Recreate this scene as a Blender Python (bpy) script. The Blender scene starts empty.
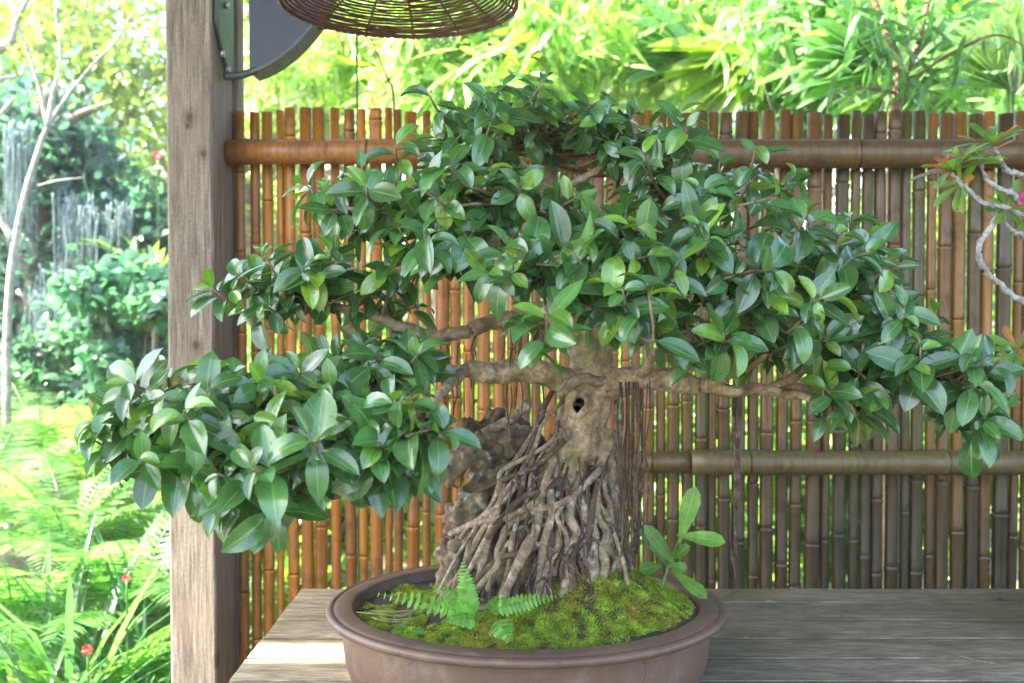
import bpy, math, random
import numpy as np
from mathutils import Vector, noise
R = math.radians
rng = np.random.default_rng(7)
random.seed(7)
F = 1000.0; CZ = 1.31; HY = 316.0
SC = bpy.context.scene
COL = SC.collection
def P(px, py, d):
    return np.array([(px - 512) / F * d, d, CZ + (HY - py) / F * d])

# ------------------------------------------------------------------ camera, world, sun
cam = bpy.data.objects.new('camera', bpy.data.cameras.new('camera'))
COL.objects.link(cam); SC.camera = cam
cam.location = (0, 0, CZ)
cam.rotation_euler = (R(90 - 1.46), 0, 0)
cam.data.sensor_width = 36; cam.data.lens = 36 * F / 1024
cam.data.clip_end = 500; cam.data.clip_start = 0.05
cam.data.dof.use_dof = True; cam.data.dof.focus_distance = 1.36; cam.data.dof.aperture_fstop = 5.6
TOSUN = Vector((-0.62, -0.15, 0.77)).normalized()
EL = math.asin(TOSUN.z); AZ = math.atan2(TOSUN.x, TOSUN.y)
W = bpy.data.worlds.new('World'); SC.world = W; W.use_nodes = True
wn = W.node_tree; bg = wn.nodes['Background']
sky = wn.nodes.new('ShaderNodeTexSky'); sky.sky_type = 'NISHITA'; sky.sun_disc = False
sky.sun_elevation = EL; sky.sun_rotation = AZ % (2 * math.pi); sky.air_density = 1.0; sky.dust_density = 2.5; sky.ozone_density = 1.0
wn.links.new(sky.outputs[0], bg.inputs[0]); bg.inputs[1].default_value = 0.15
sl = bpy.data.lights.new('sun', 'SUN'); sl.energy = 5.0; sl.angle = R(0.6); sl.color = (1, 0.93, 0.82)
sun = bpy.data.objects.new('sun', sl); COL.objects.link(sun)
sun.rotation_euler = (-TOSUN).to_track_quat('-Z', 'Y').to_euler(); sun.location = (-5, 5, 8)
SC.view_settings.view_transform = 'Standard'; SC.view_settings.look = 'None'
SC.view_settings.gamma = 1; SC.view_settings.exposure = 3.1
SC.render.engine = 'CYCLES'
SC.cycles.max_bounces = 8; SC.cycles.transparent_max_bounces = 8; SC.cycles.transmission_bounces = 6

# ------------------------------------------------------------------ materials
MATS = {}
class NT:
    def __init__(s, name):
        s.m = bpy.data.materials.new(name); s.m.use_nodes = True
        s.n = s.m.node_tree.nodes; s.l = s.m.node_tree.links
        s.b = s.n['Principled BSDF']; s.out = s.n['Material Output']
        MATS[name] = s.m
    def new(s, t, **k):
        n = s.n.new(t)
        for a, v in k.items(): setattr(n, a, v)
        return n
    def put(s, inp, v):
        if hasattr(v, 'is_output') or isinstance(v, bpy.types.NodeSocket): s.l.new(v, inp)
        else: inp.default_value = v
    def coord(s, kind='Object', scale=(1, 1, 1)):
        t = s.new('ShaderNodeTexCoord'); mp = s.new('ShaderNodeMapping')
        s.l.new(t.outputs[kind], mp.inputs[0]); mp.inputs['Scale'].default_value = scale
        return mp.outputs[0]
    def noise(s, vec, scale, detail=4, rough=0.55, dist=0.0):
        n = s.new('ShaderNodeTexNoise'); s.l.new(vec, n.inputs['Vector'])
        n.inputs['Scale'].default_value = scale; n.inputs['Detail'].default_value = detail
        n.inputs['Roughness'].default_value = rough; n.inputs['Distortion'].default_value = dist
        return n.outputs['Fac']
    def ramp(s, fac, stops):
        r = s.new('ShaderNodeValToRGB'); s.l.new(fac, r.inputs[0])
        e = r.color_ramp.elements
        while len(e) < len(stops): e.new(0.5)
        for el, (p, c) in zip(e, stops):
            el.position = p; el.color = (c, c, c, 1) if isinstance(c, (int, float)) else (*c, 1)
        return r.outputs[0]
    def mix(s, fac, a, b, mode='MIX'):
        n = s.new('ShaderNodeMix', data_type='RGBA', blend_type=mode)
        s.put(n.inputs[0], fac)
        for i, v in ((6, a), (7, b)):
            s.put(n.inputs[i], (*v, 1) if isinstance(v, tuple) and len(v) == 3 else v)
        return n.outputs[2]
    def math(s, op, a, b=0.0, c=0.0):
        n = s.new('ShaderNodeMath', operation=op)
        for i, v in enumerate((a, b, c)): s.put(n.inputs[i], v)
        return n.outputs[0]
    def attr(s, name):
        n = s.new('ShaderNodeAttribute'); n.attribute_name = name
        return n.outputs['Color']
    def bump(s, h, strength, dist=0.002):
        b = s.new('ShaderNodeBump'); b.inputs['Strength'].default_value = strength
        b.inputs['Distance'].default_value = dist
        s.l.new(h, b.inputs['Height']); s.l.new(b.outputs[0], s.b.inputs['Normal'])
        return b.outputs[0]

def leaf_material(name, trans=0.35, rough=0.35, under=(1.5, 1.35, 1.1), veins=True, transcol=(1.6, 1.9, 0.55), spots=False, spec=0.5):
    t = NT(name)
    tint = t.attr('tint')
    uv = t.new('ShaderNodeUVMap').outputs[0]
    sep = t.new('ShaderNodeSeparateXYZ'); t.l.new(uv, sep.inputs[0])
    u, v = sep.outputs[0], sep.outputs[1]
    col = tint
    n = t.noise(t.coord('Object', (1, 1, 1)), 60, 2)
    col = t.mix(1.0, col, t.ramp(n, [(0.3, 0.75), (0.7, 1.3)]), 'MULTIPLY')
    if veins:
        du = t.math('ABSOLUTE', t.math('SUBTRACT', u, 0.5))
        mid = t.math('LESS_THAN', du, 0.028)
        # side veins
        w = t.math('ADD', t.math('MULTIPLY', v, 9.0), t.math('MULTIPLY', du, -5.0))
        fr = t.math('FRACT', w)
        sv = t.math('LESS_THAN', t.math('ABSOLUTE', t.math('SUBTRACT', fr, 0.5)), 0.07)
        col = t.mix(t.math('MULTIPLY', sv, 0.28), col, t.mix(1.0, tint, (2.0, 1.9, 1.6), 'MULTIPLY'))
        col = t.mix(t.math('MULTIPLY', mid, 0.75), col, t.mix(1.0, t.mix(0.5, tint, (0.16, 0.24, 0.08)), (1.5, 1.5, 1.3), 'MULTIPLY'))
        h = t.math('ADD', mid, t.math('MULTIPLY', sv, 0.4))
        t.bump(h, 0.35, 0.0008)
    if spots:
        sp = t.noise(t.coord('Object'), 260, 2)
        gate = t.noise(t.coord('Object'), 14, 2)
        f = t.math('MULTIPLY', t.math('GREATER_THAN', sp, 0.66), t.math('GREATER_THAN', gate, 0.56))
        col = t.mix(f, col, (0.035, 0.04, 0.025))
    geo = t.new('ShaderNodeNewGeometry')
    back = geo.outputs['Backfacing']
    col2 = t.mix(back, col, t.mix(1.0, col, under, 'MULTIPLY'))
    t.l.new(col2, t.b.inputs['Base Color'])
    t.b.inputs['Specular IOR Level'].default_value = spec
    t.put(t.b.inputs['Roughness'], t.math('ADD', t.math('MULTIPLY', back, 0.3), rough))
    tr = t.new('ShaderNodeBsdfTranslucent')
    t.l.new(t.mix(1.0, col, transcol, 'MULTIPLY'), tr.inputs[0])
    ms = t.new('ShaderNodeMixShader'); ms.inputs[0].default_value = trans
    t.l.new(t.b.outputs[0], ms.inputs[1]); t.l.new(tr.outputs[0], ms.inputs[2])
    t.l.new(ms.outputs[0], t.out.inputs[0])
    return t.m
M_FIC = leaf_material('ficus_leaf', 0.24, 0.23, spots=True, spec=0.8)
M_GARD = leaf_material('garden_leaf', 0.50, 0.30, veins=False, transcol=(2.0, 2.5, 1.35), spec=0.7)
M_BIGL = leaf_material('big_leaf', 0.45, 0.35, veins=True, transcol=(2.2, 2.2, 0.6))
M_FERN = leaf_material('fern_leaf', 0.35, 0.5, veins=False)
M_MOSS = leaf_material('moss_leaf', 0.3, 0.9, veins=False, spec=0.1)
M_PETAL = leaf_material('petal', 0.3, 0.5, under=(1, 1, 1), veins=False, transcol=(1, 1, 1))

def wood_material():
    t = NT('weathered_wood')
    c = t.coord('Object', (1, 1, 1))
    s = t.new('ShaderNodeMapping'); t.l.new(c, s.inputs[0]); s.inputs['Scale'].default_value = (28, 28, 1.3)
    g = t.noise(s.outputs[0], 3.0, 8, 0.65, 0.6)
    s2 = t.new('ShaderNodeMapping'); t.l.new(c, s2.inputs[0]); s2.inputs['Scale'].default_value = (90, 90, 4)
    g2 = t.noise(s2.outputs[0], 3.0, 4, 0.7)
    col = t.ramp(g, [(0.25, (0.07, 0.05, 0.032)), (0.5, (0.175, 0.138, 0.098)), (0.75, (0.30, 0.25, 0.19))])
    col = t.mix(0.85, col, t.ramp(g2, [(0.32, 0.35), (0.66, 1.4)]), 'MULTIPLY')
    g3 = t.noise(c, 170, 3, 0.7); col = t.mix(0.5, col, t.ramp(g3, [(0.35, 0.6), (0.65, 1.3)]), 'MULTIPLY')
    blot = t.noise(c, 5, 3)
    col = t.mix(t.ramp(blot, [(0.45, 0.0), (0.7, 0.55)]), col, (0.20, 0.145, 0.10))
    # worn patches
    v = t.new('ShaderNodeTexVoronoi'); mp = t.coord('Object', (1, 1, 0.55)); t.l.new(mp, v.inputs['Vector']); v.inputs['Scale'].default_value = 7
    col = t.mix(t.ramp(v.outputs['Distance'], [(0.06, 0.9), (0.11, 0.0)]), col, (0.075, 0.04, 0.025))
    sx = t.new('ShaderNodeSeparateXYZ'); t.l.new(c, sx.inputs[0])
    wob = t.noise(c, 60, 3)
    for (kx, kz, kr) in ((0.002, 1.716, .010), (0.030, 1.640, .008), (-.001, 1.698, .005), (.012, 1.25, .009), (-.02, .98, .006)):
        dx = t.math('SUBTRACT', sx.outputs[0], kx); dz = t.math('MULTIPLY', t.math('SUBTRACT', sx.outputs[2], kz), 0.75)
        dd = t.math('ADD', t.math('SQRT', t.math('ADD', t.math('MULTIPLY', dx, dx), t.math('MULTIPLY', dz, dz))), t.math('MULTIPLY', t.math('SUBTRACT', wob, .5), .008))
        col = t.mix(t.ramp(t.math('DIVIDE', dd, kr * 2), [(0.2, 0.9), (0.6, 0.25)]) if False else t.ramp(t.math('DIVIDE', dd, kr * 2), [(0.25, 0.92), (0.45, 0.4), (1.0, 0.0)]), col, (0.06, 0.026, 0.014))
    t.l.new(col, t.b.inputs['Base Color']); t.b.inputs['Roughness'].default_value = 0.85
    t.bump(t.math('ADD', g, g2), 0.5, 0.004)
    return t.m
M_POST = wood_material()

def board_material():
    t = NT('bench_board_wood')
    c = t.coord('Object', (1, 1, 1))
    oi = t.new('ShaderNodeObjectInfo')
    off = t.new('ShaderNodeVectorMath', operation='ADD'); t.l.new(c, off.inputs[0])
    rr = t.new('ShaderNodeCombineXYZ'); t.l.new(t.math('MULTIPLY', oi.outputs['Random'], 9.0), rr.inputs[0]); t.l.new(t.math('MULTIPLY', oi.outputs['Random'], 5.0), rr.inputs[1])
    t.l.new(rr.outputs[0], off.inputs[1]); c = off.outputs[0]
    s = t.new('ShaderNodeMapping'); t.l.new(c, s.inputs[0]); s.inputs['Scale'].default_value = (3.0, 18, 18)
    g = t.noise(s.outputs[0], 3.0, 9, 0.68, 0.8)
    s2 = t.new('ShaderNodeMapping'); t.l.new(c, s2.inputs[0]); s2.inputs['Scale'].default_value = (9, 90, 60)
    g2 = t.noise(s2.outputs[0], 3.0, 4, 0.7)
    col = t.ramp(g, [(0.25, (0.055, 0.048, 0.033)), (0.5, (0.155, 0.138, 0.098)), (0.75, (0.30, 0.27, 0.21))])
    col = t.mix(0.9, col, t.ramp(g2, [(0.34, 0.45), (0.64, 1.4)]), 'MULTIPLY')
    col = t.mix(1.0, col, t.ramp(oi.outputs['Random'], [(0.0, (.68, .70, .72)), (1.0, (1.25, 1.2, 1.12))]), 'MULTIPLY')
    gp = t.new('ShaderNodeNewGeometry').outputs['Position']
    al = t.noise(gp, 3.5, 5, 0.6)
    px = t.new('ShaderNodeSeparateXYZ'); t.l.new(gp, px.inputs[0])
    grn = t.math('MULTIPLY', t.ramp(al, [(0.42, 0.0), (0.64, 0.6)]), t.math('GREATER_THAN', px.outputs[0], 0.1))
    col = t.mix(grn, col, (0.062, 0.068, 0.016))
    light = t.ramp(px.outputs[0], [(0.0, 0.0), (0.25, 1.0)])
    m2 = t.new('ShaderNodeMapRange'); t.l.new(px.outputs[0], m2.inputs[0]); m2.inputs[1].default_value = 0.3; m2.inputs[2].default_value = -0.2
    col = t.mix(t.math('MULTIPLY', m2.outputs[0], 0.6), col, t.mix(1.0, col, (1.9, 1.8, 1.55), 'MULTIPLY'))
    stain = t.noise(gp, 9, 4, 0.6)
    col = t.mix(t.ramp(stain, [(0.58, 0.0), (0.72, 0.7)]), col, (0.045, 0.04, 0.034))
    t.l.new(col, t.b.inputs['Base Color'])
    t.put(t.b.inputs['Roughness'], t.ramp(stain, [(0.4, 0.75), (0.7, 0.4)]))
    t.bump(t.math('ADD', g, g2), 0.45, 0.003)
    return t.m
M_BOARD = board_material()

def bamboo_material():
    t = NT('bamboo')
    c = t.coord('Object', (1, 1, 1))
    s = t.new('ShaderNodeMapping'); t.l.new(c, s.inputs[0]); s.inputs['Scale'].default_value = (60, 60, 2.5)
    g = t.noise(s.outputs[0], 2.0, 5, 0.6)
    tint = t.attr('tint')
    col = t.mix(0.85, tint, t.ramp(g, [(0.3, 0.55), (0.7, 1.35)]), 'MULTIPLY')
    n = t.noise(c, 22, 5, 0.65)
    col = t.mix(t.ramp(n, [(0.52, 0.0), (0.72, 0.75)]), col, t.mix(1.0, col, (0.28, 0.24, 0.22), 'MULTIPLY'))
    n3 = t.noise(c, 9, 4, 0.6)
    col = t.mix(t.ramp(n3, [(0.5, 0.0), (0.75, 0.4)]), col, (0.06, 0.055, 0.022))
    t.l.new(col, t.b.inputs['Base Color'])
    t.put(t.b.inputs['Roughness'], t.ramp(n, [(0.3, 0.32), (0.7, 0.6)]))
    t.bump(g, 0.25, 0.002)
    return t.m
M_BAM = bamboo_material()

def bark_material(name, stops, moss=0.0, bscale=1.0, lichen=0.5):
    t = NT(name)
    c = t.coord('Object', (1, 1, 1))
    n = t.noise(c, 38 * bscale, 8, 0.65, 0.4)
    col = t.ramp(n, stops)
    l = t.noise(c, 55 * bscale, 3, 0.5)
    col = t.mix(t.ramp(l, [(0.60, 0.0), (0.66, lichen)]), col, (0.34, 0.35, 0.30))
    sp = t.noise(c, 150 * bscale, 3)
    col = t.mix(0.6, col, t.ramp(sp, [(0.35, 0.45), (0.65, 1.35)]), 'MULTIPLY')
    if moss:
        m = t.noise(c, 16, 5, 0.6)
        col = t.mix(t.ramp(m, [(0.5, 0.0), (0.68, moss)]), col, (0.10, 0.11, 0.02))
    t.l.new(col, t.b.inputs['Base Color']); t.b.inputs['Roughness'].default_value = 0.85
    t.bump(t.math('ADD', n, t.math('MULTIPLY', sp, 0.5)), 0.7, 0.004)
    return t.m
M_BARK = bark_material('ficus_bark', [(0.3, (0.08, 0.052, 0.026)), (0.5, (0.27, 0.19, 0.105)), (0.7, (0.46, 0.36, 0.23))], 0.55)
M_ROCK = bark_material('root_rock', [(0.3, (0.022, 0.015, 0.010)), (0.5, (0.10, 0.07, 0.043)), (0.74, (0.30, 0.23, 0.155))], 0.35, 0.8, 0.8)
M_ROOT = bark_material('root_bark', [(0.3, (0.022, 0.012, 0.007)), (0.5, (0.065, 0.037, 0.022)), (0.72, (0.15, 0.10, 0.065))], 0.2, 1.5, 0.35)
M_ROOTP = bark_material('pale_root_bark', [(0.3, (0.06, 0.042, 0.025)), (0.5, (0.19, 0.138, 0.088)), (0.72, (0.42, 0.335, 0.235))], 0.3, 1.3, 0.6)
M_PALE = bark_material('pale_bark', [(0.3, (0.16, 0.15, 0.14)), (0.5, (0.30, 0.285, 0.265)), (0.72, (0.45, 0.44, 0.42))], 0.0, 0.9, 0.7)
M_TWIG = bark_material('twig_bark', [(0.3, (0.08, 0.05, 0.026)), (0.5, (0.19, 0.12, 0.065)), (0.72, (0.30, 0.22, 0.13))], 0.0, 1.5, 0.2)
M_TREE = bark_material('garden_bark', [(0.3, (0.07, 0.05, 0.035)), (0.5, (0.17, 0.135, 0.10)), (0.72, (0.28, 0.24, 0.19))], 0.0, 0.12, 0.4)

def plain(name, col, rough=0.6, metal=0.0, vary=0.25, scale=30, bump=0.15, spec=0.5):
    t = NT(name); c = t.coord('Object')
    n = t.noise(c, scale, 5, 0.6)
    k = t.mix(1.0, (*col,), t.ramp(n, [(0.3, 1 - vary), (0.7, 1 + vary)]), 'MULTIPLY')
    t.l.new(k, t.b.inputs['Base Color']); t.b.inputs['Roughness'].default_value = rough
    t.b.inputs['Metallic'].default_value = metal; t.b.inputs['Specular IOR Level'].default_value = spec
    if bump: t.bump(n, bump, 0.001)
    return t.m
def pot_material():
    t = NT('pot_clay'); c = t.coord('Object')
    n = t.noise(c, 7, 5, 0.6); n2 = t.noise(c, 260, 3, 0.6)
    col = t.ramp(n, [(0.3, (0.072, 0.041, 0.025)), (0.7, (0.12, 0.069, 0.044))])
    col = t.mix(0.5, col, t.ramp(n2, [(0.3, 0.7), (0.7, 1.25)]), 'MULTIPLY')
    n3 = t.noise(c, 24, 6, 0.7)
    col = t.mix(t.ramp(n3, [(0.52, 0.0), (0.70, 0.55)]), col, (0.17, 0.135, 0.105))
    n4 = t.noise(t.coord('Object', (1, 1, .25)), 16, 5, 0.7); col = t.mix(t.ramp(n4, [(0.5, 0.0), (0.7, 0.5)]), col, (0.05, 0.033, 0.024))
    # hairline cracks
    v = t.new('ShaderNodeTexVoronoi', feature='DISTANCE_TO_EDGE'); v.inputs['Scale'].default_value = 5
    mp = t.coord('Object'); nn = t.new('ShaderNodeTexNoise'); nn.inputs['Scale'].default_value = 30; t.l.new(mp, nn.inputs['Vector'])
    ad = t.new('ShaderNodeVectorMath', operation='MULTIPLY_ADD'); t.l.new(nn.outputs['Color'], ad.inputs[0]); ad.inputs[1].default_value = (0.05, 0.05, 0.05); t.l.new(mp, ad.inputs[2])
    t.l.new(ad.outputs[0], v.inputs['Vector'])
    crack = t.math('MULTIPLY', t.math('LESS_THAN', v.outputs['Distance'], 0.006), t.math('GREATER_THAN', t.noise(c, 6, 2), 0.55))
    col = t.mix(t.math('MULTIPLY', crack, 0.7), col, (0.04, 0.024, 0.02))
    t.l.new(col, t.b.inputs['Base Color']); t.b.inputs['Roughness'].default_value = 0.5
    t.bump(n2, 0.2, 0.0008)
    return t.m
M_POT = pot_material()
M_STEEL = plain('dark_steel', (0.055, 0.06, 0.06), 0.5, 0.3)
M_BLACK = plain('black_steel', (0.014, 0.017, 0.026), 0.45, 0.0)
M_WICK = plain('wicker', (0.12, 0.05, 0.028), 0.55, 0.0, 0.5, 60)
M_SHADE = plain('frosted_disc', (0.45, 0.43, 0.42), 0.5)
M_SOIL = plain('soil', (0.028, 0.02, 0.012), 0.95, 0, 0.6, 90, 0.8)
M_GROUND = plain('garden_soil', (0.09, 0.085, 0.04), 0.95, 0, 0.6, 6, 0.6)
M_RED = plain('red_berry', (0.55, 0.025, 0.012), 0.3)
M_BOLT = plain('bolt_metal', (0.35, 0.34, 0.33), 0.4, 0.7)
M_CORD = plain('green_cord', (0.03, 0.10, 0.05), 0.6)
M_ROOFT = plain('roof_boards', (0.12, 0.085, 0.055), 0.8, 0, 0.4, 8)
M_SPAN = plain('spanish_moss', (0.15, 0.21, 0.21), 0.9, 0, 0.3, 40, 0)
M_PAVE = plain('paving', (0.03, 0.027, 0.02), 0.9, 0, 0.3, 12)

# ------------------------------------------------------------------ builders
def tag(o, label=None, cat=None, group=None, kind=None):
    if label: o['label'] = label
    if cat: o['category'] = cat
    if group: o['group'] = group
    if kind: o['kind'] = kind
    return o
def empty(name, loc, label, cat, group=None):
    o = bpy.data.objects.new(name, None); COL.objects.link(o); o.location = [float(v) for v in loc]
    o.empty_display_size = 0.05
    return tag(o, label, cat, group)
class MB:
    def __init__(s): s.v = []; s.f = []; s.n = 0; s.t = []; s.uv = []; s.smooth = True
    def add(s, v, f, tint=None, uv=None):
        v = np.asarray(v, float).reshape(-1, 3)
        s.v.append(v); s.f.extend([tuple(int(i) + s.n for i in q) for q in f]); s.n += len(v)
        s.t.append(np.tile(np.array(tint if tint is not None else (1, 1, 1), float), (len(v), 1)) if tint is None or np.ndim(tint) == 1 else np.asarray(tint))
        s.uv.append(uv if uv is not None else np.zeros((len(v), 2)))
    def box(s, lo, hi, tint=None, jitter=0):
        x0, y0, z0 = lo; x1, y1, z1 = hi
        v = np.array([(x0, y0, z0), (x1, y0, z0), (x1, y1, z0), (x0, y1, z0), (x0, y0, z1), (x1, y0, z1), (x1, y1, z1), (x0, y1, z1)], float)
        s.add(v, [(0, 3, 2, 1), (4, 5, 6, 7), (0, 1, 5, 4), (1, 2, 6, 5), (2, 3, 7, 6), (3, 0, 4, 7)], tint)
    def tube(s, pts, rad, sides=8, tint=None, sub=4, wob=0.0, cap=True):
        pts = np.asarray(pts, float); rad = np.broadcast_to(np.asarray(rad, float), (len(pts),)).copy()
        if sub > 1 and len(pts) > 2: pts, rad = catmull(pts, rad, sub)
        n = len(pts)
        T = np.gradient(pts, axis=0); T /= np.linalg.norm(T, axis=1)[:, None] + 1e-9
        up = np.array([0.3, 1, 0.2]) if abs(T[0][1]) < 0.8 else np.array([1, 0, 0.2])
        N = np.cross(T[0], up); N /= np.linalg.norm(N)
        V = []
        a = np.linspace(0, 2 * np.pi, sides, endpoint=False)
        for i in range(n):
            N = N - T[i] * np.dot(N, T[i]); N /= np.linalg.norm(N) + 1e-9
            B = np.cross(T[i], N)
            r = rad[i] * (1 + (wob * rng.uniform(-1, 1, sides) if wob else 0))
            V.append(pts[i] + (np.cos(a) * r)[:, None] * N + (np.sin(a) * r)[:, None] * B)
        V = np.concatenate(V)
        f = [(i * sides + j, i * sides + (j + 1) % sides, (i + 1) * sides + (j + 1) % sides, (i + 1) * sides + j) for i in range(n - 1) for j in range(sides)]
        if cap: f += [tuple(range(sides))[::-1], tuple((n - 1) * sides + j for j in range(sides))]
        s.add(V, f, tint)
    def build(s, name, mat, parent=None, smooth=True, origin=None):
        V = np.concatenate(s.v) if s.v else np.zeros((0, 3))
        if parent is not None:
            V = V - world_loc(parent)
        elif origin is not None: V = V - np.asarray(origin)
        me = bpy.data.meshes.new(name); me.from_pydata(V.tolist(), [], s.f)
        if s.v:
            T = np.concatenate(s.t); T4 = np.ones((len(T), 4)); T4[:, :3] = T
            ca = me.color_attributes.new('tint', 'FLOAT_COLOR', 'POINT'); ca.data.foreach_set('color', T4.ravel())
            U = np.concatenate(s.uv); li = np.empty(len(me.loops), int); me.loops.foreach_get('vertex_index', li)
            ul = me.uv_layers.new(name='UVMap'); ul.data.foreach_set('uv', U[li].ravel())
        me.polygons.foreach_set('use_smooth', [smooth] * len(me.polygons))
        me.materials.append(mat); me.update()
        o = bpy.data.objects.new(name, me); COL.objects.link(o)
        if parent is not None: o.parent = parent
        elif origin is not None: o.location = [float(v) for v in origin]
        return o
def world_loc(o):
    l = np.array(o.location); p = o.parent
    while p: l = l + np.array(p.location); p = p.parent
    return l
def catmull(p, r, sub):
    P0 = np.vstack([2 * p[0] - p[1], p, 2 * p[-1] - p[-2]]); out = []; ro = []
    for i in range(1, len(P0) - 2):
        for k in range(sub):
            t = k / sub
            out.append(0.5 * ((2 * P0[i]) + (-P0[i-1] + P0[i+1]) * t + (2*P0[i-1] - 5*P0[i] + 4*P0[i+1] - P0[i+2]) * t*t + (-P0[i-1] + 3*P0[i] - 3*P0[i+1] + P0[i+2]) * t**3))
            ro.append(r[i-1] * (1-t) + r[i] * t)
    out.append(p[-1]); ro.append(r[-1])
    return np.array(out), np.array(ro)
def nrmz(a): return a / (np.linalg.norm(a, axis=-1, keepdims=True) + 1e-9)

PROF = {
 'ficus': ([0, .09, .13, .20, .31, .45, .60, .74, .86, .94, 1.0], [.05, .05, .28, .60, .87, 1.0, .98, .82, .52, .22, .0]),
 'lance': ([0, .15, .45, .75, 1.0], [.08, .75, 1.0, .6, .0]),
 'quad':  ([0, .5, 1.0], [.15, 1.0, .0]),
 'strap': ([0, .2, .5, .8, 1.0], [.6, .9, 1.0, .7, .0]),
 'leaflet': ([0, .3, .7, 1.0], [.7, 1.0, .85, .15]),
 'big': ([0, .06, .12, .25, .4, .55, .7, .85, 1.0], [.03, .04, .45, .85, 1.0, .95, .75, .4, .0]),
 'club': ([0, .2, .5, .75, .9, 1.0], [.15, .4, .85, 1.0, .7, .0]),
}
def leaves(mb, pos, dr, nm, L, Wd, bend, tint, prof='lance', fold=0.25, cols=3, wave=0.0):
    ts, ws = (np.array(a, float) for a in PROF[prof])
    N = len(pos); pos = np.asarray(pos, float); y = nrmz(np.asarray(dr, float)); z = np.asarray(nm, float)
    z = nrmz(z - y * (y * z).sum(1, keepdims=True)); x = np.cross(y, z)
    L = np.broadcast_to(L, (N,)); Wd = np.broadcast_to(Wd, (N,)); bend = np.broadcast_to(bend, (N,)) + 1e-4
    tint = np.broadcast_to(np.asarray(tint, float), (N, 3)); fold = np.broadcast_to(fold, (N,))
    us = np.linspace(-1, 1, cols); K = len(ts)
    V = np.zeros((N, K, cols, 3))
    ph = rng.uniform(0, 6.28, N)
    for k, (t, w) in enumerate(zip(ts, ws)):
        th = bend * t
        c = pos + (L * np.sin(th) / bend)[:, None] * y - (L * (1 - np.cos(th)) / bend)[:, None] * z
        zz = z * np.cos(th)[:, None] + y * np.sin(th)[:, None]
        for j, u in enumerate(us):
            hw = Wd * 0.5 * w * u
            dz = np.abs(hw) * fold + wave * L * np.sin(ph + t * 9 + u * 1.5) * (u * u) * (w > 0.1)
            V[:, k, j] = c + hw[:, None] * x + dz[:, None] * zz
    base = (np.arange(N) * K * cols)[:, None]
    quad = np.array([(k * cols + j, k * cols + j + 1, (k + 1) * cols + j + 1, (k + 1) * cols + j) for k in range(K - 1) for j in range(cols - 1)])
    f = (base[:, :, None] + quad[None]).reshape(-1, 4)
    uv = np.zeros((K, cols, 2)); uv[..., 0] = (us * 0.5 + 0.5)[None]; uv[..., 1] = ts[:, None]
    mb.add(V.reshape(-1, 3), f.tolist(), np.repeat(tint, K * cols, axis=0), np.tile(uv.reshape(-1, 2), (N, 1)))
def rvec(n): return nrmz(rng.normal(size=(n, 3)))
def tints(base, n, v=0.25, yel=0.0, ycol=(0.2, 0.28, 0.03)):
    b = np.tile(np.array(base, float), (n, 1)) * rng.uniform(1 - v, 1 + v, (n, 1)) * rng.uniform(0.92, 1.08, (n, 3))
    if yel:
        m = rng.random(n) < yel; b[m] = np.array(ycol) * rng.uniform(0.7, 1.2, (m.sum(), 1))
    return b

# ------------------------------------------------------------------ ground
mb = MB(); g = 50; xs = np.linspace(-90, 90, g); ys = np.linspace(-40, 140, g)
vv = [(x, y, 0.0 if (abs(x) < 6 and -6 < y < 8) else 0.05 * math.sin(x * .2) * math.cos(y * .17)) for y in ys for x in xs]
mb.add(vv, [(j * g + i, j * g + i + 1, (j + 1) * g + i + 1, (j + 1) * g + i) for j in range(g - 1) for i in range(g - 1)])
tag(mb.build('ground', M_GROUND), kind='structure')
mb = MB(); mb.box((-1.3, -3, 0.055), (4, 2.42, 0.085)); tag(mb.build('path', M_PAVE, smooth=False), kind='structure')

# ------------------------------------------------------------------ shelter: post, roof
def bevel(o, w=0.003, seg=2):
    b = o.modifiers.new('bevel', 'BEVEL'); b.width = w; b.segments = seg; b.limit_method = 'ANGLE'
    return o
PX0, PX1, PY0, PY1 = -0.706, -0.612, 2.05, 2.205
mb = MB()
zs = np.linspace(0.05, 2.75, 60)
V = []; 
for z in zs:
    for (cx, cy, sx, sy) in ((PX0, PY0, 1, 1), (PX1, PY0, -1, 1), (PX1, PY1, -1, -1), (PX0, PY1, 1, -1)):
        j = 0.0016 * noise.noise(Vector((cx * 9, cy * 7, z * 5)))
        c = 0.004
        a = (cx + j + (0 if sx * sy > 0 else sx * c), cy + (c * sy if sx * sy > 0 else 0), z)
        b = (cx + j + (sx * c if sx * sy > 0 else 0), cy + (0 if sx * sy > 0 else c * sy), z)
        V += [a, b]
fs = [(i * 8 + j, i * 8 + (j + 1) % 8, (i + 1) * 8 + (j + 1) % 8, (i + 1) * 8 + j) for i in range(59) for j in range(8)]
fs += [tuple(range(8))[::-1], tuple(59 * 8 + j for j in range(8))]
mb.add(V, fs)
post = mb.build('wooden_post', M_POST, smooth=False, origin=(-0.66, 2.12, 0))
tag(post, 'square weathered grey wooden post with knots, standing left of the bamboo fence', 'post')
mb = MB(); mb.box((PX1 - 0.014, PY1 + 0.003, 0.05), (PX1 + 0.012, PY1 + 0.05, 2.72))
bt = bevel(mb.build('wooden_batten', M_POST, smooth=False, origin=(PX1, PY1 + .02, 0)))
tag(bt, 'thin upright wooden batten fixed behind the weathered post', 'batten')

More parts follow.
